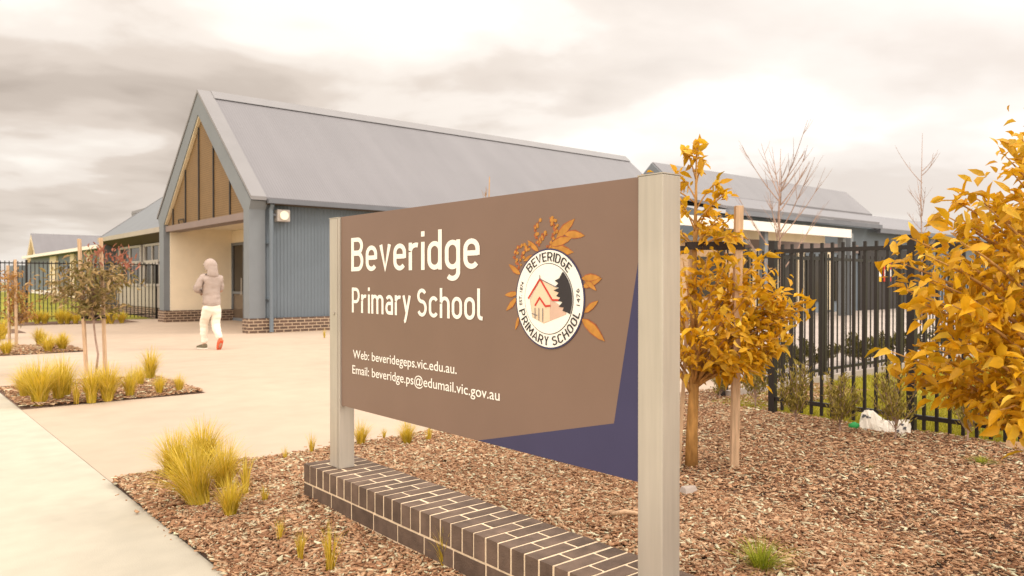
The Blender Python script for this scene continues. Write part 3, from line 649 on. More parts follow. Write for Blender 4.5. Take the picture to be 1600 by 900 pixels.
rl = line(((278, 507), (345, 400), (414, 514), (472, 514)))+line(((318, 545), (343, 503), (376, 548), (402, 545)))
for i, q in enumerate(rl): flat('house_trim', [q], 8.6+.15*i, 'crimson', disc)
lines_ = line(((345, 400), (437, 445)), .0015)+line(((345, 380), (345, 400)), .0015)+line(((340, 560), (340, 625)), .0015)+line(((362, 560), (362, 632)), .0015)+line(((318, 560), (318, 615)), .0015)+line(((300, 590), (330, 600)), .0015)
for i, q in enumerate(lines_): flat('ink_line', [q], 9.8+.1*i, 'gutter', disc)
tr = [(466, 372), (452, 398), (428, 410), (448, 424), (432, 440), (452, 448), (422, 462), (450, 474), (436, 492), (458, 500), (446, 516), (470, 524), (450, 548), (478, 552), (470, 568), (497, 578)]
arc_ = [cp(x, y) for x, y in tr]
ang0 = math.atan2(arc_[-1][1]-CZ, arc_[-1][0]-CU); ang1 = math.atan2(arc_[0][1]-CZ, arc_[0][0]-CU)
arc_ += [(CU+.146*math.cos(ang0+(ang1-ang0)*t/12), CZ+.146*math.sin(ang0+(ang1-ang0)*t/12)) for t in range(13)]
flat('pine_silhouette', [arc_], 9.2, 'dark', disc)

# ================================================================ FENCES
def fence(p0, p1, h, label, step, posts, root_name='metal_fence', bar=.025, bdep=.0125, bottom=.06):
    """steel tube fence from p0 to p1: posts (distances along it), two rails, one picket panel per bay"""
    p0, p1 = Vector((*p0, 0)), Vector((*p1, 0)); ln = (p1-p0).length; d = (p1-p0)/ln; nrm = Vector((-d.y, d.x, 0))
    root = empty(root_name, p0, label, 'fence')
    def bx(mb, a0, a1, w, z0, z1):
        q = [p0+d*a0-nrm*w, p0+d*a1-nrm*w, p0+d*a1+nrm*w, p0+d*a0+nrm*w]
        mb.prism([(v.x, v.y) for v in q], 'z', z0, z1)
    pw = .033
    for a in posts:
        m = MB(); bx(m, a-pw, a+pw, pw, -.02, h+.03); o = m.build('post', 'black', root)
        m = MB(); bx(m, a-pw-.003, a+pw+.003, pw+.003, h+.03, h+.04); m.build('post_cap', 'black', o)
    zt = h-.07
    for a, c in zip(posts[:-1], posts[1:]):
        for z in (.17, zt):
            m = MB(); bx(m, a+pw+.001, c-pw-.001, .019, z-.02, z+.02); m.build('rail', 'black', root)
        m = MB(); n = int(round((c-a)/step))
        for i in range(1, n):
            t = a+(c-a)*i/n; bx(m, t-bar/2, t+bar/2, bdep, bottom, h)
        m.build('picket_panel', 'black', root)
    return root
fence((7.2, 4.33), (7.2, -1.2), 1.76, 'black steel picket fence in front of the lawn, running right from the square corner post', .104, [0, 1.38, 2.76, 4.14, 5.52])
fence((7.7, 5.3), (26.0, 5.3), 1.76, 'black picket fence seen edge-on through the nearer fence, running back from the corner', .125, [0, 2.4, 4.8, 7.2, 9.6, 12, 14.4, 16.8, 18.3], bar=.016, bdep=.008)
fence((8.46, 30.6), (-1.9, 30.6), 2.08, 'black steel picket fence at far left before the lawn and the classroom wing', .125, [.05, 2.1, 4.2, 6.3, 8.4, 10.36])
o = MB().box(7.75, 26, 5.205, 5.28, -.02, .10).build('concrete_kerb', 'paving'); tag(o, 'long grey concrete kerb along the base of the rear black fence', 'kerb')
o = MB().box(7.255, 7.275, -1.2, 4.25, -.02, .022).build('garden_edging', 'timber'); tag(o, 'thin tan timber edging between the bark bed and the lawn by the fence', 'edging')

# lawn blades behind the fence
def blades(name, x0, x1, y0, y1, n, h, m='blade'):
    px = RNG.uniform(x0, x1, n); py = RNG.uniform(y0, y1, n); a = RNG.uniform(0, 2*np.pi, n); hh = h*RNG.uniform(.5, 1.2, n); w = RNG.uniform(.003, .007, n)*(1+h*2)
    ln = RNG.normal(0, .45, (n, 2))*hh[:, None]
    V = np.zeros((n, 3, 3)); V[:, 0, 0] = px-np.cos(a)*w; V[:, 0, 1] = py-np.sin(a)*w; V[:, 1, 0] = px+np.cos(a)*w; V[:, 1, 1] = py+np.sin(a)*w
    V[:, 2, 0] = px+ln[:, 0]; V[:, 2, 1] = py+ln[:, 1]; V[:, 2, 2] = hh
    return struct(np_mesh(name, V.reshape(-1, 3), np.arange(n*3).reshape(-1, 3), m), 'stuff')
blades('lawn_grass', 7.28, 9.6, .2, 5.18, 50000, .05)
blades('lawn_grass', 9.6, 16, .5, 5.18, 40000, .06)

# ================================================================ PLANTS
def leaf_cloud(name, pos, dirs, L_, wr, m, parent=None, droop=.35):
    """one mesh of folded, pointed leaves: pos (n,3), direction each leaf points, length, width ratio"""
    n = len(pos); pos = np.asarray(pos, float); d = np.asarray(dirs, float)
    d = d+np.stack([np.zeros(n), np.zeros(n), -droop*RNG.uniform(.2, 1.6, n)], 1); d /= np.linalg.norm(d, axis=1)[:, None]
    rnd = RNG.normal(0, 1, (n, 3))*np.array([.8, .8, .35])+np.array([0, 0, .9]); side = np.cross(d, rnd); side /= np.linalg.norm(side, axis=1)[:, None]; nr = np.cross(side, d)
    T = np.array([[0,0,0],[.28,-.42,.10],[.28,0,.0],[.28,.42,.10],[.62,-.36,.06],[.62,0,-.05],[.62,.36,.06],[1,0,-.16]])
    L_ = L_*RNG.uniform(.45, 1.25, n); Wd = L_*wr*RNG.uniform(.8, 1.2, n); curl = RNG.uniform(.4, 2.2, n)
    V = pos[:, None]+T[None, :, 0:1]*(d*L_[:, None])[:, None]+T[None, :, 1:2]*(side*Wd[:, None])[:, None]+T[None, :, 2:3]*(nr*(L_*curl)[:, None])[:, None]
    t3 = np.array([[0,2,1],[0,3,2],[1,2,5],[1,5,4],[2,3,6],[2,6,5],[4,5,7],[5,6,7]])
    Fq = (t3[None]+8*np.arange(n)[:, None, None]).reshape(-1, 3)
    return np_mesh(name, V.reshape(-1, 3), Fq, m, parent, smooth=True)
def bez(p, q, sag, n=7):
    p, q = np.array(p, float), np.array(q, float); c = (p+q)/2+np.array([0, 0, sag])
    return [tuple((1-t)**2*p+2*t*(1-t)*c+t*t*q) for t in np.linspace(0, 1, n)]
def along(pts, n, t0=.25, t1=1.0):
    pts = np.array(pts); s = np.linspace(0, 1, len(pts)); t = RNG.uniform(t0, t1, n)**.8
    p = np.stack([np.interp(t, s, pts[:, k]) for k in range(3)], 1)
    tang = pts[np.minimum((t*(len(pts)-1)).astype(int)+1, len(pts)-1)]-pts[np.minimum((t*(len(pts)-1)).astype(int), len(pts)-2)]
    tang /= np.linalg.norm(tang, axis=1)[:, None]+1e-9
    rd = RNG.normal(0, 1, (n, 3)); rd /= np.linalg.norm(rd, axis=1)[:, None]
    return p, tang*.6+rd*.85
def leafy(branches, per, scatter=.02, t0=.25):
    P, D = [], []
    for br in branches:
        p, d = along(br, per, t0); P.append(p+RNG.normal(0, scatter, p.shape)); D.append(d)
    return np.concatenate(P), np.concatenate(D)
RT2 = np.array([RT[0], RT[1], 0]); FW2 = np.array([FWD[0], FWD[1], 0])/math.hypot(FWD[0], FWD[1])

# ---- the young golden tree behind the right sign post
base = onZ(1080, 735); base[2] = 0
t = empty('young_tree', base, 'slim young golden-leaved tree tied between stakes just right of the sign', 'tree')
def q(a, d, z): return base+RT2*a+FW2*d+np.array([0, 0, z])
trunk = [q(0, 0, -.03), q(.005, 0, .3), q(.02, 0, .62), q(.015, .01, 1.0), q(.02, 0, 1.5), q(.03, 0, 1.95), q(.035, 0, 2.38)]
MB().tube(trunk, [.05, .041, .035, .024, .018, .011, .004], 12).build('trunk', 'barky', t, smooth=True)
tips = [(-.36, .05, 2.17), (.2, .0, 2.12), (.24, -.1, 2.02), (-.1, .1, 2.2), (.1, .08, 2.28), (-.06, -.05, 2.34), (.05, .0, 2.40), (.16, .1, 1.93), (-.2, .1, 2.02), (.22, .0, 1.86), (-.12, -.15, 1.95), (.3, .1, 1.83), (.36, -.05, 1.74), (.28, -.2, 1.70), (.1, .2, 1.8), (-.15, .2, 1.78), (-.2, -.1, 1.8), (.14, -.2, 1.8)]
rnd = random.Random(5)
low = [(.30, 0, 1.58), (.44, .1, 1.54), (.48, -.1, 1.36), (.40, .2, 1.42), (.60, .0, 1.18), (.62, .1, 1.05), (.80, .0, 1.20), (.72, .05, 1.22), (.52, -.15, .92), (.46, .1, .84), (.36, -.2, .78), (.22, -.25, .86), (.2, .3, .9), (-.1, -.3, .9), (-.3, .0, .95), (-.35, .1, 1.2), (-.4, .05, 1.45), (-.2, -.3, 1.3), (-.15, .35, 1.35), (.1, -.35, 1.2), (.25, -.35, 1.05), (.05, .4, 1.1), (.3, .35, 1.2), (.15, .2, 1.55), (-.1, -.15, 1.55), (.2, -.2, 1.5), (.1, -.1, 1.6), (.0, -.4, 1.05), (.35, -.3, 1.3), (.45, .25, 1.1), (-.25, -.2, 1.1), (-.05, .2, .85), (.62, -.1, .98), (.42, 0, 1.0), (.56, .1, 1.3), (.55, .05, .80), (.66, .1, .86), (.48, -.2, .72), (.30, .1, .70), (.62, -.05, 1.30), (.50, .2, 1.46), (.72, .1, 1.10), (.86, .02, 1.18), (.84, .06, 1.24), (.78, -.04, 1.14), (.70, .0, 1.26), (.66, .05, 1.38), (.60, -.05, 1.48), (.74, .05, 1.0), (.68, .12, .92), (.54, .0, 1.58), (.58, .1, .76)]
brs = []; m = MB()
for a, d, z in tips:
    s_ = q(.03, 0, max(1.62, z-.22)); br = bez(s_, q(a, d, z), .05); brs.append(br); m.tube(br, [.006]*6+[.002], 5)
hi_n = len(brs)
for a, d, z in low:
    s_ = q(.02, 0, max(.6, min(z-.3, 1.3)*.8)); br = bez(s_, q(a, d, z), .16 if z < 1.25 else .05); brs.append(br); m.tube(br, [.013, .011, .009, .007, .006, .004, .002], 6)
for a, d, z in [(-.22, 0, .95), (.2, .03, .93)]: m.tube(bez(q(.01, 0, .56), q(a, d, z), .0), [.022, .020, .018, .016, .014, .012, .01], 8)
m.build('branches', 'barky', t, smooth=True)
p1, d1 = leafy(brs[:hi_n], 16); p2, d2 = leafy(brs[hi_n:], 36, .045, .3)
leaf_cloud('crown', np.concatenate([p1, p2]), np.concatenate([d1, d2]), .092, .50, 'leafgold', t, .42)
# stakes and tie
def stake(gx, gz_top, base_, lean, label, w=.019, name='tree_stake', group=None):
    bpt = Vector([float(c) for c in base_]); bpt.z = -.03
    tp = bpt+Vector(lean); tp.z = gz_top; m = MB(); vs = []
    for pt in (bpt, tp):
        for sx_, sy_ in ((-1, -1), (1, -1), (1, 1), (-1, 1)): vs.append((pt.x+RT2[0]*w*sx_+FW2[0]*w*sy_, pt.y+RT2[1]*w*sx_+FW2[1]*w*sy_, pt.z))
    m.add(vs, [(0, 3, 2, 1), (4, 5, 6, 7), (0, 1, 5, 4), (1, 2, 6, 5), (2, 3, 7, 6), (3, 0, 4, 7)])
    o = m.build(name, 'stake', bevel=.003); return tag(o, label, 'stake', group)
sR = onZ(1147, 736); stake(0, 1.93, sR, RT2*.03, 'tall square timber stake right of the golden tree trunk, holding the wide black tie', .028)
sL = onZ(1060, 736); stake(0, 1.62, sL, RT2*.10+FW2*.05, 'thin leaning timber stake just left of the golden tree trunk', .012)
sB = base-RT2*.33; stake(0, 1.72, sB, RT2*.0, 'square timber stake behind the right sign post, holding the left end of the tie', .022)
mtie = MB()
zc = 1.64; ta, tb = base+RT2*.0, sR+RT2*.025
def strap(p, q_, z, hh, th=.006):
    p, q_ = np.array(p[:2]), np.array(q_[:2]); d = (q_-p)/np.linalg.norm(q_-p); nn = np.array([-d[1], d[0]])*th
    mtie.prism([tuple(p-nn), tuple(q_-nn), tuple(q_+nn), tuple(p+nn)], 'z', z-hh, z+hh)
off = FW2*.034
strap(ta-off-RT2*.04, tb-off+RT2*.04, zc, .028); strap(ta+off-RT2*.04, tb+off+RT2*.04, zc, .028); strap(tb-off+RT2*.038, tb+off+RT2*.038, zc, .028, .004)
strap(ta-off-RT2*.36, ta-off-RT2*.03, zc-.03, .028); strap(ta+off-RT2*.36, ta+off-RT2*.03, zc-.03, .028)
strap(ta-off-RT2*.358, ta+off-RT2*.358, zc-.03, .028, .004)
o = mtie.build('tree_tie', 'strap'); tag(o, 'wide black rubber tie looped round the golden tree and its two stakes', 'tree tie')

# ---- big golden tree at the right edge
base = at(1690, 900, 3.05); base[2] = 0
t = empty('young_tree', base, 'broad golden-leaved tree reaching in from the right edge, over the fence', 'tree')
trunk = [base+np.array([0, 0, -.03]), base+np.array([.01, 0, .5]), base+np.array([0, .02, 1.1]), base+np.array([.02, 0, 1.8]), base+np.array([0, 0, 2.35])]
MB().tube(trunk, [.05, .042, .034, .02, .006], 12).build('trunk', 'barky', t, smooth=True)
outl = [(1487, 312), (1512, 302), (1535, 318), (1470, 340), (1420, 372), (1400, 410), (1410, 452), (1450, 440), (1440, 478), (1392, 552), (1405, 582), (1440, 600), (1470, 565), (1500, 610), (1530, 632), (1560, 640), (1590, 668), (1565, 245), (1592, 215), (1575, 275), (1600, 300), (1540, 355), (1500, 380), (1460, 400), (1520, 420), (1560, 400), (1590, 380),
        (1480, 440), (1520, 470), (1560, 480), (1470, 520), (1510, 540), (1550, 560), (1590, 580), (1590, 520), (1570, 620), (1480, 480), (1430, 570), (1550, 440), (1585, 450), (1440, 400), (1500, 345), (1570, 330), (1595, 620), (1600, 240), (1610, 180), (1630, 260), (1640, 400), (1640, 550), (1620, 650), (1540, 590), (1490, 590), (1460, 545), (1430, 430), (1528, 520), (1570, 540)]
brs = []; m = MB()
for i, (px_, py_) in enumerate(outl):
    dp = rnd.uniform(2.62, 3.35) if i > 20 else rnd.uniform(2.75, 3.1)
    e = at(px_+rnd.uniform(0, 8), py_+rnd.uniform(-4, 4), dp); zs = min(max(.55, e[2]-.45), 2.0)
    br = bez(base+np.array([0, 0, zs]), e, .10 if e[2] > 1 else .25); brs.append(br); m.tube(br, [.013, .011, .009, .007, .006, .004, .002], 6)
for i in range(46):
    a = rnd.uniform(-1.25, 1.2); r_ = rnd.uniform(.3, .8); z = rnd.uniform(.75, 2.4); r_ *= (1.15-.35*abs(z-1.3))
    e = base+RT2*math.cos(a)*r_+FW2*math.sin(a)*r_+np.array([0, 0, z]); br = bez(base+np.array([0, 0, max(.5, z-.45)]), e, .12); brs.append(br); m.tube(br, [.012, .01, .009, .007, .006, .004, .002], 6)
m.build('branches', 'barky', t, smooth=True)
p1, d1 = leafy(brs, 46, .04, .32); tp = np.array([b_[-1] for b_ in brs]); td = np.array([np.array(b_[-1])-np.array(b_[-2]) for b_ in brs]); td /= np.linalg.norm(td, axis=1)[:, None]
leaf_cloud('crown', np.concatenate([p1, tp]), np.concatenate([d1, td]), .070, .48, 'leafgold', t, .4)

# ---- saplings in the plaza beds
base = onZ(146, 586); base[2] = 0
def q(a, d, z): return base+RT2*a+FW2*d+np.array([0, 0, z])
t = empty('sapling', base, 'olive sapling with red leaf tips and thin crooked stem, staked in the nearest bed', 'tree')
MB().tube([q(.03, 0, -.03), q(.06, .02, .3), q(.03, 0, .55), q(0, 0, .85), q(-.02, 0, 1.2), q(.02, 0, 1.6)], [.017, .015, .013, .012, .009, .004], 8).build('trunk', 'barkg', t, smooth=True)
brs = []; m = MB(); red = []
for i in range(64):
    a = rnd.uniform(0, 6.28); z = rnd.uniform(.98, 1.80); r_ = (.68 if z > 1.2 else .38)*math.sqrt(rnd.random()); x_ = math.cos(a)*r_-.04; 
    e = q(x_, math.sin(a)*r_*.9, z-.25*abs(x_)); br = bez(q(0, 0, max(.8, z-.35)), e, .06); brs.append(br); m.tube(br, [.006]*3+[.004]*3+[.002], 4)
    if z > 1.62 and x_ > -.1: red.append(br)
m.build('branches', 'barkg', t)
p1, d1 = leafy(brs, 22, .06, .45); leaf_cloud('crown', p1, d1, .115, .28, 'leafolive', t, .4)
top = [bez(q(x_, 0, 1.55), q(x_+.02, y_, z_), 0) for x_, y_, z_ in ((.02, .1, 1.83), (.05, -.1, 1.80), (.24, 0, 1.82), (.28, .15, 1.78), (.44, 0, 1.70), (.5, .1, 1.66), (.55, -.05, 1.58), (.08, 0, 1.78), (.40, .1, 1.76))]
p1, d1 = leafy(top, 13, .06, .45); leaf_cloud('leaf_tips', p1, d1+np.array([0, 0, .8]), .10, .30, 'leafred', t, 0)
stake(0, 2.01, q(-.09, -.02, 0), RT2*-.10, 'tall pale timber stake left of the crooked sapling stem', .021)
stake(0, 2.03, q(.125, .1, 0), RT2*-.06, 'tall pale timber stake right of the crooked sapling stem', .021)
mtie = MB(); strap(q(-.15, -.045, 0), q(.14, .07, 0), .86, .025); strap(q(-.14, .0, 0), q(.13, .13, 0), .84, .02)
tag(mtie.build('tree_tie', 'strap'), 'dark fabric tie joining two pale stakes below the olive sapling crown', 'tree tie')
base = onZ(24, 543); base[2] = 0
t = empty('sapling', base, 'small orange-leaved sapling between two stakes at the left edge', 'tree')
MB().tube([q(0, 0, -.03), q(.02, 0, .6), q(0, 0, 1.2), q(.02, 0, 1.6)], [.016, .013, .01, .004], 7).build('trunk', 'barkg', t, smooth=True)
brs = []; m = MB()
for i in range(46):
    a = rnd.uniform(0, 6.28); z = rnd.uniform(.6, 1.62); r_ = .36*math.sqrt(rnd.random()); e = q(math.cos(a)*r_+.04, math.sin(a)*r_, z); br = bez(q(0, 0, max(.5, z-.25)), e, .04); brs.append(br); m.tube(br, [.005]*6+[.002], 4)
m.build('branches', 'barkg', t); p1, d1 = leafy(brs, 20, .04, .35); leaf_cloud('crown', p1, d1, .09, .35, 'leaforange', t, .5)
stake(0, 1.72, q(-.12, 0, 0), RT2*-.03, 'shorter pale stake left of the orange sapling at the left edge', .021)
stake(0, 1.84, q(.09, -.1, 0), RT2*-.02, 'taller pale stake right of the orange sapling at the left edge', .021)

# ---- bare trees
def bare(base, h, label, seed, spread=.35, m_='barkg', thick=.05, n1=12, tz=.35):
    base = np.array([float(base[0]), float(base[1]), 0]); r = random.Random(seed)
    t = empty('bare_tree', base, label, 'tree')
    MB().tube([base+np.array([0, 0, -.03]), base+np.array([.03, 0, h*.3]), base+np.array([-.02, .03, h*.65]), base+np.array([.0, 0, h])], [thick, thick*.75, thick*.45, .006], 8).build('trunk', m_, t, smooth=True)
    m = MB()
    for i in range(n1):
        z = h*r.uniform(tz, .82); a = r.uniform(0, 6.28); l = h*spread*r.uniform(.5, 1)*(1.15-z/h*.6); e = base+np.array([math.cos(a)*l*.75, math.sin(a)*l*.75, z+l*r.uniform(.8, 1.3)])
        br = bez(base+np.array([0, 0, z]), e, -l*.15); m.tube(br, [thick*.42, thick*.36, thick*.3, thick*.25, thick*.2, thick*.14, .004], 5)
        for k in range(6):
            tt = r.randint(2, 5); s_ = np.array(br[tt]); a2 = a+r.uniform(-1.2, 1.2); l2 = l*r.uniform(.25, .5)
            m.tube(bez(s_, s_+np.array([math.cos(a2)*l2*.7, math.sin(a2)*l2*.7, l2]), -.03, 4), [thick*.16, thick*.14, thick*.1, .003], 4)
    m.build('branches', m_, t); return t
p = onZ(1219, 520); bare(p, 4.95, 'tall leafless tree in front of the white awning behind the fence', 3, .42, thick=.045, n1=17, tz=.3)
p = onZ(1440, 505); bare(p, 6.3, 'leafless spindly tree rising above the fence left of the big golden tree', 8, .22, thick=.035, n1=10)
p = at(765, 440, 13.0); bare(p, 3.15, 'leafless twiggy sapling whose top shows above the sign', 21, .16, m_='barky', thick=.03, n1=9, tz=.45)

# ---- olive shrubs along the fence
def shrub(px_, py_, h, w, label, m_='leafshrub', n=34, per=24, ls=.048, cat='shrub', name='shrub', group=None, base=None):
    base = np.array(onZ(px_, py_) if base is None else base, float); base[2] = 0
    t = empty(name, base, label, cat, group); brs = []; m = MB()
    m.tube([base+np.array([0, 0, -.02]), base+np.array([.01, 0, h*.5])], [.008, .006], 6)
    for i in range(n):
        a = rnd.uniform(0, 6.28); z = h*rnd.uniform(.42, 1); r_ = w*math.sqrt(rnd.random())*(1.1-.5*abs(z/h-.6)*2)
        e = base+np.array([math.cos(a)*r_, math.sin(a)*r_, z]); br = bez(base+np.array([0, 0, z*.35]), e, -.02); brs.append(br); m.tube(br, [.0025]*6+[.001], 4)
    m.build('stem', 'barkg', t)
    p1, d1 = leafy(brs, per, .02, .3); leaf_cloud('foliage', p1, d1+np.array([0, 0, .9]), ls, .30, m_, t, 0)
    return t
GS = 'young shrubs planted along the black fence'
shrub(1180, 640, .62, .17, 'feathery olive shrub just left of the square fence corner post', group=GS)
shrub(1243, 668, .62, .17, 'olive shrub on a thin pale stem, first to the right of the fence corner post', group=GS)
shrub(1312, 682, .58, .18, 'olive shrub between the fence corner post and the white plastic sack', group=GS)
shrub(1399, 692, .68, .19, 'olive shrub growing right in front of the white plastic sack', group=GS)
shrub(1512, 698, .66, .20, 'olive shrub under the hanging leaves of the big golden tree', group=GS)
shrub(1124, 628, .42, .13, 'small drooping olive shrub behind the golden tree trunk and its right stake', n=18)
shrub(1110, 588, .5, .25, 'low rounded olive shrub at the back edge of the bark bed', n=18)
GL = 'low dark shrubs behind the rear fence'
for k, (xx, lb) in enumerate([(9.6, 'low dark shrub behind the rear fence, nearest its corner end'), (11.2, 'second low dark shrub along the rear fence'), (12.7, 'third low dark shrub along the rear fence, mid row'), (14.4, 'fourth low dark shrub along the rear fence'), (16.5, 'farthest low dark shrub along the rear fence')]):
    shrub(0, 0, .45, .6, lb, 'leafdark', 34, 26, .10, group=GL, base=(xx, 6.0+.1*(k % 2), 0))

# ---- tufts of strap grass: a few meshes, copied
def tuft_mesh(name, n, h, spread, m_, lean=.5, w=.0035):
    a = RNG.uniform(0, 2*np.pi, n); r0 = spread*.22*np.sqrt(RNG.uniform(0, 1, n)); hh = h*RNG.uniform(.55, 1.08, n); out_ = spread*RNG.uniform(.1, 1.1, n)*lean*2
    bx_, by_ = r0*np.cos(a), r0*np.sin(a); a2 = a+RNG.normal(0, .5, n); K = 5; V = np.zeros((n, K*2, 3))
    for k in range(K):
        tt = k/(K-1); cx_ = bx_+np.cos(a2)*out_*tt**1.8; cy_ = by_+np.sin(a2)*out_*tt**1.8; z = hh*(tt-.16*tt**3*np.clip(out_/spread, 0, 1.2)*1.6)
        ww = w*(1.05-tt)*RNG.uniform(.8, 1.2, n); th_ = a2+np.pi/2
        V[:, 2*k] = np.stack([cx_-np.cos(th_)*ww, cy_-np.sin(th_)*ww, z], 1); V[:, 2*k+1] = np.stack([cx_+np.cos(th_)*ww, cy_+np.sin(th_)*ww, z], 1)
    fq = np.array([[2*k, 2*k+1, 2*k+3, 2*k+2] for k in range(K-1)]); Fq = (fq[None]+2*K*np.arange(n)[:, None, None]).reshape(-1, 4)
    o = np_mesh(name, V.reshape(-1, 3), Fq, m_); me = o.data; bpy.data.objects.remove(o); return me
TM = {'big': [tuft_mesh('grass_tuft', 480, .50, .24, 'tuft', .62, .0042) for _ in range(3)],
      'mid': [tuft_mesh('grass_tuft', 260, .42, .17, 'tuft', .6, .004) for _ in range(3)],
      'thin': [tuft_mesh('grass_tuft', 46, .2, .06, 'tuft', .5, .0028) for _ in range(3)],
      'green': [tuft_mesh('grass_tuft', 220, .18, .13, 'tuftgreen', .7, .003) for _ in range(2)],
      'far': [tuft_mesh('grass_tuft', 260, .45, .26, 'tuft', .6, .009) for _ in range(3)]}
kcount = 0
def tuft(kind, px_, py_, sc_, label, group, name='grass_tuft', cat='grass tuft', sz=1.0):
    global kcount; kcount += 1
    o = bpy.data.objects.new(name, TM[kind][kcount % len(TM[kind])]); COL.objects.link(o); p = onZ(px_, py_)
    o.location = (float(p[0]), float(p[1]), .004); o.rotation_euler = (0, 0, rnd.uniform(0, 6.28)); o.scale = (sc_, sc_, sc_*sz); return tag(o, label, cat, group)
GA = 'grass tufts in the sign bed'
for a in [('big', 314, 795, 1.0, 'largest yellow grass tuft, leaning forward in the clump by the footpath corner'),
          ('big', 272, 752, .80, 'left rear yellow tuft of the clump by the footpath corner'),
          ('big', 318, 738, .88, 'tall rear yellow tuft behind the leaning one by the footpath corner'),
          ('big', 350, 768, .78, 'upright yellow tuft at the right of the clump by the footpath corner'),
          ('mid', 360, 815, .72, 'small forked yellow tuft in front of the clump by the footpath corner'),
          ('thin', 383, 782, 1.69, 'single spiky tuft right beside the footpath corner clump'),
          ('thin', 414, 793, 0.84, 'tiny orange sprig on bark between the clump and the brick plinth'),
          ('thin', 437, 850, 0.84, 'tiny yellow sprig low on the bark left of the brick plinth'),
          ('thin', 469, 880, 0.97, 'narrow yellow sprig near the bottom edge left of the brick plinth'),
          ('thin', 516, 897, 1.35, 'yellow tuft at the bottom edge beside the brick plinth'),
          ('thin', 445, 722, 0.74, 'faint orange sprig at the back of the bark left of the left sign post'),
          ('thin', 487, 712, 1.08, 'small tuft on the bark edge just left of the left sign post'),
          ('mid', 564, 700, .62, 'green yellow tuft just right of the left sign post'),
          ('mid', 636, 700, .66, 'green yellow tuft under the middle of the sign panel'),
          ('thin', 600, 690, 0.74, 'short sprig between the two tufts under the sign panel'),
          ('thin', 670, 696, 1.15, 'thin sprig right of the tufts under the sign panel'),
          ('thin', 695, 893, 1.35, 'thin pale blades standing against the front of the brick plinth')]:
    o = tuft(*a[:4], a[4], GA)
    if 'leaning' in a[4] and 'largest' in a[4]: o.rotation_euler = (Matrix.Rotation(R(-17), 3, Vector(FW2)) @ Matrix.Rotation(.6, 3, 'Z')).to_euler()
tuft('green', 818, 724, .42, 'small green weed on bark under the navy corner of the sign', 'green weeds', 'weed', 'weed', .6)
tuft('green', 1188, 902, 1.1, 'bright green grass clump at the bottom edge right of the right sign post', 'green weeds', 'weed', 'weed')
tuft('green', 1535, 730, .8, 'flat green weed below the shrub at right, near the board', 'green weeds', 'weed', 'weed', .6)
tuft('green', 1187, 724, .42, 'tiny yellow green weed right of the timber stake', 'green weeds', 'weed', 'weed', .6)
tuft('green', 1356, 735, .45, 'small weed in the bark below the white sack', 'green weeds', 'weed', 'weed', .5)
tuft('thin', 507, 528, 1.4, 'small tuft at the brick base just left of the sign', 'green weeds', 'weed', 'weed')
GB = 'grass tufts in the nearest plaza bed'
for a in [('big', 62, 634, 1.0, 'largest yellow tuft at the left end of the nearest plaza bed'),
          ('big', 40, 622, .75, 'tuft behind the largest one at the left end of the nearest plaza bed'),
          ('mid', 92, 628, 1.08, 'upright tuft right of the largest one in the nearest plaza bed'),
          ('mid', 101, 622, 1.15, 'darker tuft left of the crooked sapling stem in the nearest plaza bed'),
          ('thin', 119, 632, 1.4, 'thin wispy tuft just left of the sapling stake'),
          ('mid', 143, 630, 1.0, 'tuft at the foot of the left sapling stake'),
          ('big', 168, 627, .85, 'wide green centred tuft in front of the sapling stakes'),
          ('mid', 203, 622, .82, 'narrow tuft right of the wide green centred one'),
          ('mid', 219, 606, .7, 'pale tuft behind, between the narrow tuft and the round rear one'),
          ('mid', 235, 594, 1.05, 'round tuft at the rear right corner of the nearest plaza bed'),
          ('mid', 249, 618, .6, 'small orange tuft at the front right of the nearest plaza bed'),
          ('mid', 280, 615, .55, 'smallest tuft at the right tip of the nearest plaza bed')]:
    tuft(a[0], a[1], a[2], a[3]*1.22, a[4], GB)
GC = 'grass tufts in the farther plaza beds'
for a in [('far', 75, 551, .9, 'round yellow tuft at the right front of the second plaza bed'), ('far', 97, 548, .95, 'darker tuft at the right end of the second plaza bed'), ('far', 62, 540, .95, 'rear tuft of the second plaza bed, left of the round one'),
          ('far', 10, 555, .75, 'tuft at the left edge of the photo in the second plaza bed'), ('far', 2, 530, 1.3, 'tuft in the third plaza bed at the left photo edge'), ('far', -12, 548, 1.2, 'leftmost tuft of the second plaza bed, cut by the photo edge')]:
    tuft(*a[:4], a[4], GC)
GD = 'grass clumps along the foot of the left fence'
for a in [('far', 58, 506, 1.45, 'grass clump at the foot of the left fence, right of the orange sapling'), ('far', 70, 506, 1.4, 'second grass clump along the left fence'), ('far', 95, 506, 1.6, 'wide grass clump along the left fence, left of the olive sapling stakes'), ('far', 105, 506, 1.4, 'grass clump along the left fence beside the wide one'),
          ('far', 118, 506, 1.3, 'dark grass clump along the left fence just left of the stakes'), ('far', 166, 506, 1.3, 'grass clump along the left fence right of the stakes'), ('far', 174, 506, 1.25, 'grass clump along the left fence, second right of the stakes'), ('far', 190, 505, 1.35, 'last grass clump along the left fence before the classroom wing')]:
    tuft(a[0], a[1], a[2], a[3]*.8, a[4], GD)

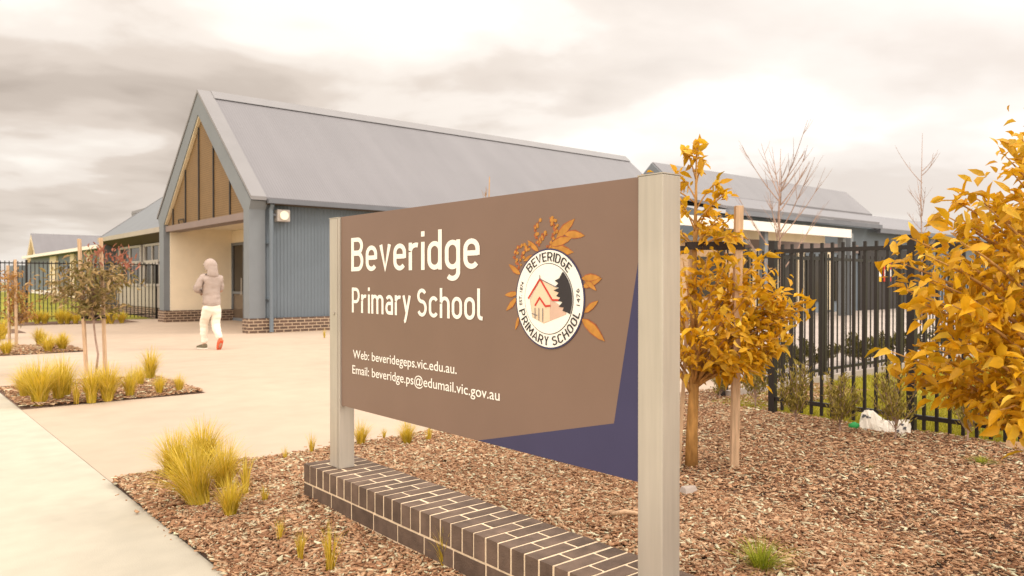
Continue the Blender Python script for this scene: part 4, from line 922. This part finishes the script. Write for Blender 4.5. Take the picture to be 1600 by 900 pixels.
# ================================================================ SMALL THINGS
# white plastic sack slumped against the fence
p0, p1 = onZ(1340, 674), onZ(1421, 684)
t = empty('plastic_sack', p0, 'crumpled white plastic sack lying against the black fence, green at one end', 'sack')
A = np.array(p0); B = np.array(p1); ux = (B-A)/np.linalg.norm(B-A); uy = np.array([-ux[1], ux[0], 0]); ln = np.linalg.norm(B-A)
rs = random.Random(4); nu, nv = 26, 14; vs = []
tu, tz = [0, .07, .13, .27, .42, .58, .74, .90, .97, 1], [.05, .16, .205, .20, .15, .125, .135, .155, .15, .10]
for i in range(nu+1):
    u_ = i/nu; top = float(np.interp(u_, tu, tz)); dp = .075*min(1, .35+4*min(u_+.02, 1.02-u_))
    for k in range(nv):
        a = 2*math.pi*k/nv; c_, s_ = math.cos(a), math.sin(a); c_ = math.copysign(abs(c_)**.7, c_); s_ = math.copysign(abs(s_)**.8, s_)
        h_ = .5*(1+s_); w_ = dp*(1-.72*max(0, h_)**1.4)
        vs.append(A+ux*(ln*u_+rs.uniform(-.008, .008))+uy*(w_*c_+.03*h_+rs.uniform(-.009, .009))+np.array([0, 0, max(.006, top*h_+rs.uniform(-.006, .006))]))
fs = [(i*nv+k, i*nv+(k+1) % nv, (i+1)*nv+(k+1) % nv, (i+1)*nv+k) for i in range(nu) for k in range(nv)]+[tuple(range(nv-1, -1, -1)), tuple(range(nu*nv, (nu+1)*nv))]
MB().add(vs, fs).build('sack_body', 'sack', t)
MB().tube([A-ux*.075+np.array([0, 0, .035]), A-ux*.03+np.array([0, 0, .045]), A+ux*.02+np.array([0, 0, .04])], [.025, .04, .03], 9).build('green_end', 'greenp', t, smooth=True)
for (u_, z, r_) in ((.14, .150, .020), (.20, .145, .013), (.25, .14, .013), (.86, .105, .022), (.93, .085, .015), (.82, .06, .012)):
    sy = min(v_ @ uy for v_ in [p_-A for p_ in vs] if abs(v_ @ ux-ln*u_) < .03 and abs(v_[2]-z) < .025)-.003
    c = A+ux*ln*u_+uy*sy+np.array([0, 0, z])
    pts_ = [c+ux*dx+np.array([0, 0, dz]) for dx, dz in ((-r_, -r_*.6), (r_*.5, -r_*.8), (r_, r_*.7), (-r_*.5, r_*.8))]
    MB().add(pts_+[p_+uy*.012 for p_ in pts_], [(0, 1, 2, 3), (0, 4, 5, 1), (1, 5, 6, 2), (2, 6, 7, 3), (3, 7, 4, 0)]).build('printed_mark', 'gutter', t)
# timber board at the right edge, against the fence
p = onZ(1597, 707); 
o = MB().box(-.015, .015, -.35, .0, 0, .085).build('timber_board', 'timber', bevel=.004); o.location = (float(p[0])-.05, float(p[1])+.10, .004); o.rotation_euler = (0, R(8), R(6)); tag(o, 'short tan timber board lying by the fence at the right edge', 'board')
p = onZ(1075, 775); m = MB().add([(-.07,-.04,0),(.06,-.05,0),(.08,.04,0),(-.05,.05,0),(-.05,-.02,.05),(.04,-.03,.06),(.05,.03,.045),(-.03,.03,.055)], [(0,3,2,1),(4,5,6,7),(0,1,5,4),(1,2,6,5),(2,3,7,6),(3,0,4,7)])
o = m.build('rock', 'paving', bevel=.008); o.location = (float(p[0]), float(p[1]), .01); tag(o, 'pale angular rock on the bark beside the right sign post', 'rock')
p = onZ(985, 818); o = MB().tube([(-.11, 0, .02), (-.03, .02, .03), (.10, .01, .02)], [.012, .015, .008], 7).build('stick', 'stake', smooth=True); o.location = (float(p[0]), float(p[1]), .03); o.rotation_euler = (0, 0, R(-48)); tag(o, 'short pale stick on the bark left of the right sign post', 'stick')

# ================================================================ PERSON
def skin(name, joints, edges, m_, parent, levels=3, root_i=0, smooth=True):
    me = bpy.data.meshes.new(name); me.from_pydata([j[:3] for j in joints], edges, []); o = bpy.data.objects.new(name, me); COL.objects.link(o)
    sk = o.modifiers.new('skin', 'SKIN'); sk.use_smooth_shade = True
    for i, j in enumerate(joints):
        sv = me.skin_vertices[0].data[i]; r_ = j[3] if isinstance(j[3], tuple) else (j[3], j[3]); sv.radius = r_; sv.use_root = (i == root_i)
    ss = o.modifiers.new('sub', 'SUBSURF'); ss.levels = levels; ss.render_levels = levels
    bpy.context.view_layer.update(); ev = o.evaluated_get(bpy.context.evaluated_depsgraph_get()); nm = bpy.data.meshes.new_from_object(ev); nm.name = name
    bpy.data.objects.remove(o); bpy.data.meshes.remove(me)
    if name in ('hooded_top', 'trousers'):          # soft folds in the cloth
        from mathutils import noise as mn
        nm.update(); nrm = [v.normal.copy() for v in nm.vertices]
        for v, nv_ in zip(nm.vertices, nrm):
            p_ = v.co; v.co = p_+nv_*(.013*mn.noise((p_.x*7, p_.y*7, p_.z*15))+.006*mn.noise((p_.x*16+3, p_.y*16, p_.z*30)))
    nm.materials.clear(); nm.materials.append(MT[m_]); nm.polygons.foreach_set('use_smooth', [True]*len(nm.polygons))
    o = bpy.data.objects.new(name, nm); COL.objects.link(o)
    if parent: o.parent = parent
    return o
pp = onZ(331, 546)
person = empty('person', pp, 'person walking away in a grey hooded top, white trousers and orange-soled shoes', 'person')
person.rotation_euler = (0, 0, R(97)-math.pi/2)
# local frame: x right, y ahead, z up
HIP = (-.01, 0, .95)
bodyJ = [(0, 0, .97, (.11, .085)), (0, .01, 1.12, (.11, .08)), (0, .03, 1.30, (.13, .09)), (0, .03, 1.46, (.11, .08)), (0, .045, 1.53, .055), (0, .065, 1.60, .06),      # 0-5 pelvis..neck, skull base
         (0, .07, 1.70, (.078, .095)), (0, .065, 1.77, (.065, .08)),                                                                                              # 6,7 head
         (-.19, .03, 1.44, .058), (-.30, .04, 1.20, .042), (-.10, .24, 1.18, .032), (.02, .26, 1.22, .028),                                                         # 8-11 left arm
         (.19, .03, 1.44, .058), (.235, .05, 1.19, .042), (.09, .25, 1.14, .032), (-.02, .27, 1.13, .028),                                                          # 12-15 right arm
         (-.08, .02, .88, .065), (-.075, .20, .50, .045), (-.07, .18, .10, .036), (-.07, .22, .04, .036), (-.075, .36, .03, .028),                                   # 16-20 left leg, forward
         (.08, -.01, .88, .065), (.07, .0, .50, .045), (.06, -.24, .20, .034), (.062, -.25, .12, .036), (.065, -.16, .035, .028)]                                   # 21-25 right leg, trailing
bodyE = [(0, 1), (1, 2), (2, 3), (3, 4), (4, 5), (5, 6), (6, 7), (3, 8), (8, 9), (9, 10), (10, 11), (3, 12), (12, 13), (13, 14), (14, 15), (0, 16), (16, 17), (17, 18), (18, 19), (19, 20), (0, 21), (21, 22), (22, 23), (23, 24), (24, 25)]
for hb, sx_ in ((11, 1), (15, -1)):                          # five fingers on each hand, curled round the opposite forearm
    h0 = bodyJ[hb]
    for k in range(4):
        i = len(bodyJ); l = (.034, .038, .036, .028)[k]
        bodyJ += [(h0[0]+sx_*.045, h0[1]+.012, h0[2]+.026-.017*k, .0095), (h0[0]+sx_*(.045+l), h0[1]+.006, h0[2]+.027-.018*k, .0085), (h0[0]+sx_*(.05+l*1.45), h0[1]-.02, h0[2]+.026-.018*k, .0075)]
        bodyE += [(hb, i), (i, i+1), (i+1, i+2)]
    i = len(bodyJ); bodyJ += [(h0[0]+sx_*.02, h0[1]+.01, h0[2]+.036, .011), (h0[0]+sx_*.05, h0[1]+.0, h0[2]+.055, .009)]; bodyE += [(hb, i), (i, i+1)]
skin('body', bodyJ, bodyE, 'skin', person)
b_ = [c for c in person.children if c.name.startswith('body')][0]
# face (turned away from the camera): nose, eyes, mouth
MB().add([(-.014, .158, 1.675), (.014, .158, 1.675), (0, .18, 1.668), (0, .15, 1.715)], [(0, 1, 2), (0, 2, 3), (1, 3, 2), (0, 3, 1)]).build('nose', 'skin').parent = b_
for s_ in (-1, 1):
    e = MB().tube([(s_*.03, .140, 1.71), (s_*.03, .158, 1.71)], [.012, .006], 8).build('eye', 'hair'); e.parent = b_
MB().box(-.022, .022, .14, .158, 1.632, 1.638).build('mouth', 'crimson').parent = b_
skin('hair', [(0, .05, 1.66, .088), (0, .055, 1.76, (.088, .095)), (0, .08, 1.80, (.06, .07))], [(0, 1), (1, 2)], 'hair', person)
hood = skin('hooded_top', [(0, 0, .84, (.185, .148)), (0, .0, .95, (.195, .152)), (0, .02, 1.14, (.188, .138)), (0, .03, 1.30, (.195, .138)), (0, .02, 1.44, (.15, .105)), (0, .0, 1.53, (.105, .10)),
     (-.185, .03, 1.45, .082), (-.315, .04, 1.21, .070), (-.12, .22, 1.19, .055), (.0, .24, 1.22, .05), (.185, .03, 1.45, .082), (.235, .06, 1.21, .068), (.10, .24, 1.15, .055), (.0, .25, 1.13, .05)],
     [(0, 1), (1, 2), (2, 3), (3, 4), (4, 5), (4, 6), (6, 7), (7, 8), (8, 9), (4, 10), (10, 11), (11, 12), (12, 13)], 'hoodie', person)
# hood: a shell open to the front
vs = []; nu, nv = 14, 10
for i in range(nu+1):
    ph = -.25*math.pi+1.5*math.pi*i/nu*1.0
    for k in range(nv+1):
        th_ = math.pi*(.04+.92*k/nv)
        x_ = .122*math.cos(th_); rr = .128*math.sin(th_)*(1+.05*math.sin(3*ph))
        vs.append((x_, .055-rr*math.cos(math.pi*i/nu*.98-.12*math.pi)*1.02, 1.685+.155*math.sin(th_)*math.sin(math.pi*i/nu*.98-.12*math.pi)+(.0 if i else -.05)))
fs = [(i*(nv+1)+k, i*(nv+1)+k+1, (i+1)*(nv+1)+k+1, (i+1)*(nv+1)+k) for i in range(nu) for k in range(nv)]
hd = MB().add(vs, fs).build('hood', 'hoodie', smooth=True); hd.parent = person
md = hd.modifiers.new('thick', 'SOLIDIFY'); md.thickness = .016; md = hd.modifiers.new('sub', 'SUBSURF'); md.levels = 1; md.render_levels = 1
skin('hood_back', [(0, -.04, 1.46, (.15, .07)), (0, -.055, 1.54, (.125, .07)), (0, -.045, 1.62, (.112, .065)), (0, -.03, 1.70, (.108, .06)), (0, .0, 1.785, (.09, .05)), (0, .06, 1.83, (.07, .035))], [(0, 1), (1, 2), (2, 3), (3, 4), (4, 5)], 'hoodie', hd)
skin('trousers', [(0, .0, .99, (.16, .125)), (0, -.01, .89, (.168, .14)), (-.095, .02, .76, .112), (-.075, .19, .52, .090), (-.07, .19, .28, .078), (-.068, .17, .11, .066),
     (.095, -.015, .76, .112), (.072, .0, .52, .094), (.06, -.15, .32, .078), (.06, -.235, .215, .064)], [(0, 1), (1, 2), (2, 3), (3, 4), (4, 5), (1, 6), (6, 7), (7, 8), (8, 9)], 'trousers', person)
def shoe(loc, pitch, yaw, sole, label):
    m = MB(); pr = [(-.06, .0), (-.075, .05), (-.05, .085), (.04, .075), (.12, .055), (.19, .035), (.21, .012), (.20, .0)]
    vs = []; 
    for s_ in (-1, 1):
        for (y_, z_) in pr: vs.append((s_*(.032+.012*math.sin(max(0, min(1, (y_+.07)/.28))*math.pi)), y_, z_+.02))
    n = len(pr); fs = [tuple(range(n-1, -1, -1)), tuple(range(n, 2*n))]+[(i, (i+1) % n, n+(i+1) % n, n+i) for i in range(n)]
    o = m.add(vs, fs).build('shoe', 'shoegrey' if sole == 'trousers' else 'shoe', bevel=.008); o.parent = person; o.location = loc; o.rotation_euler = (pitch, 0, yaw)
    if label: o['label'] = label
    k = MB().prism([(-.036, -.07), (.036, -.07), (.046, .06), (.04, .17), (0, .205), (-.04, .17), (-.046, .06)], 'z', -.001, .021).build('sole', sole, o.parent and None, bevel=.004); k.parent = o
shoe((-.07, .20, .003), 0, R(12), 'trousers', 'shoe flat on the ground, dark upper with a pale sole')
shoe((.062, -.27, .135), R(-52), R(-5), 'shoe', 'raised shoe showing its orange sole')
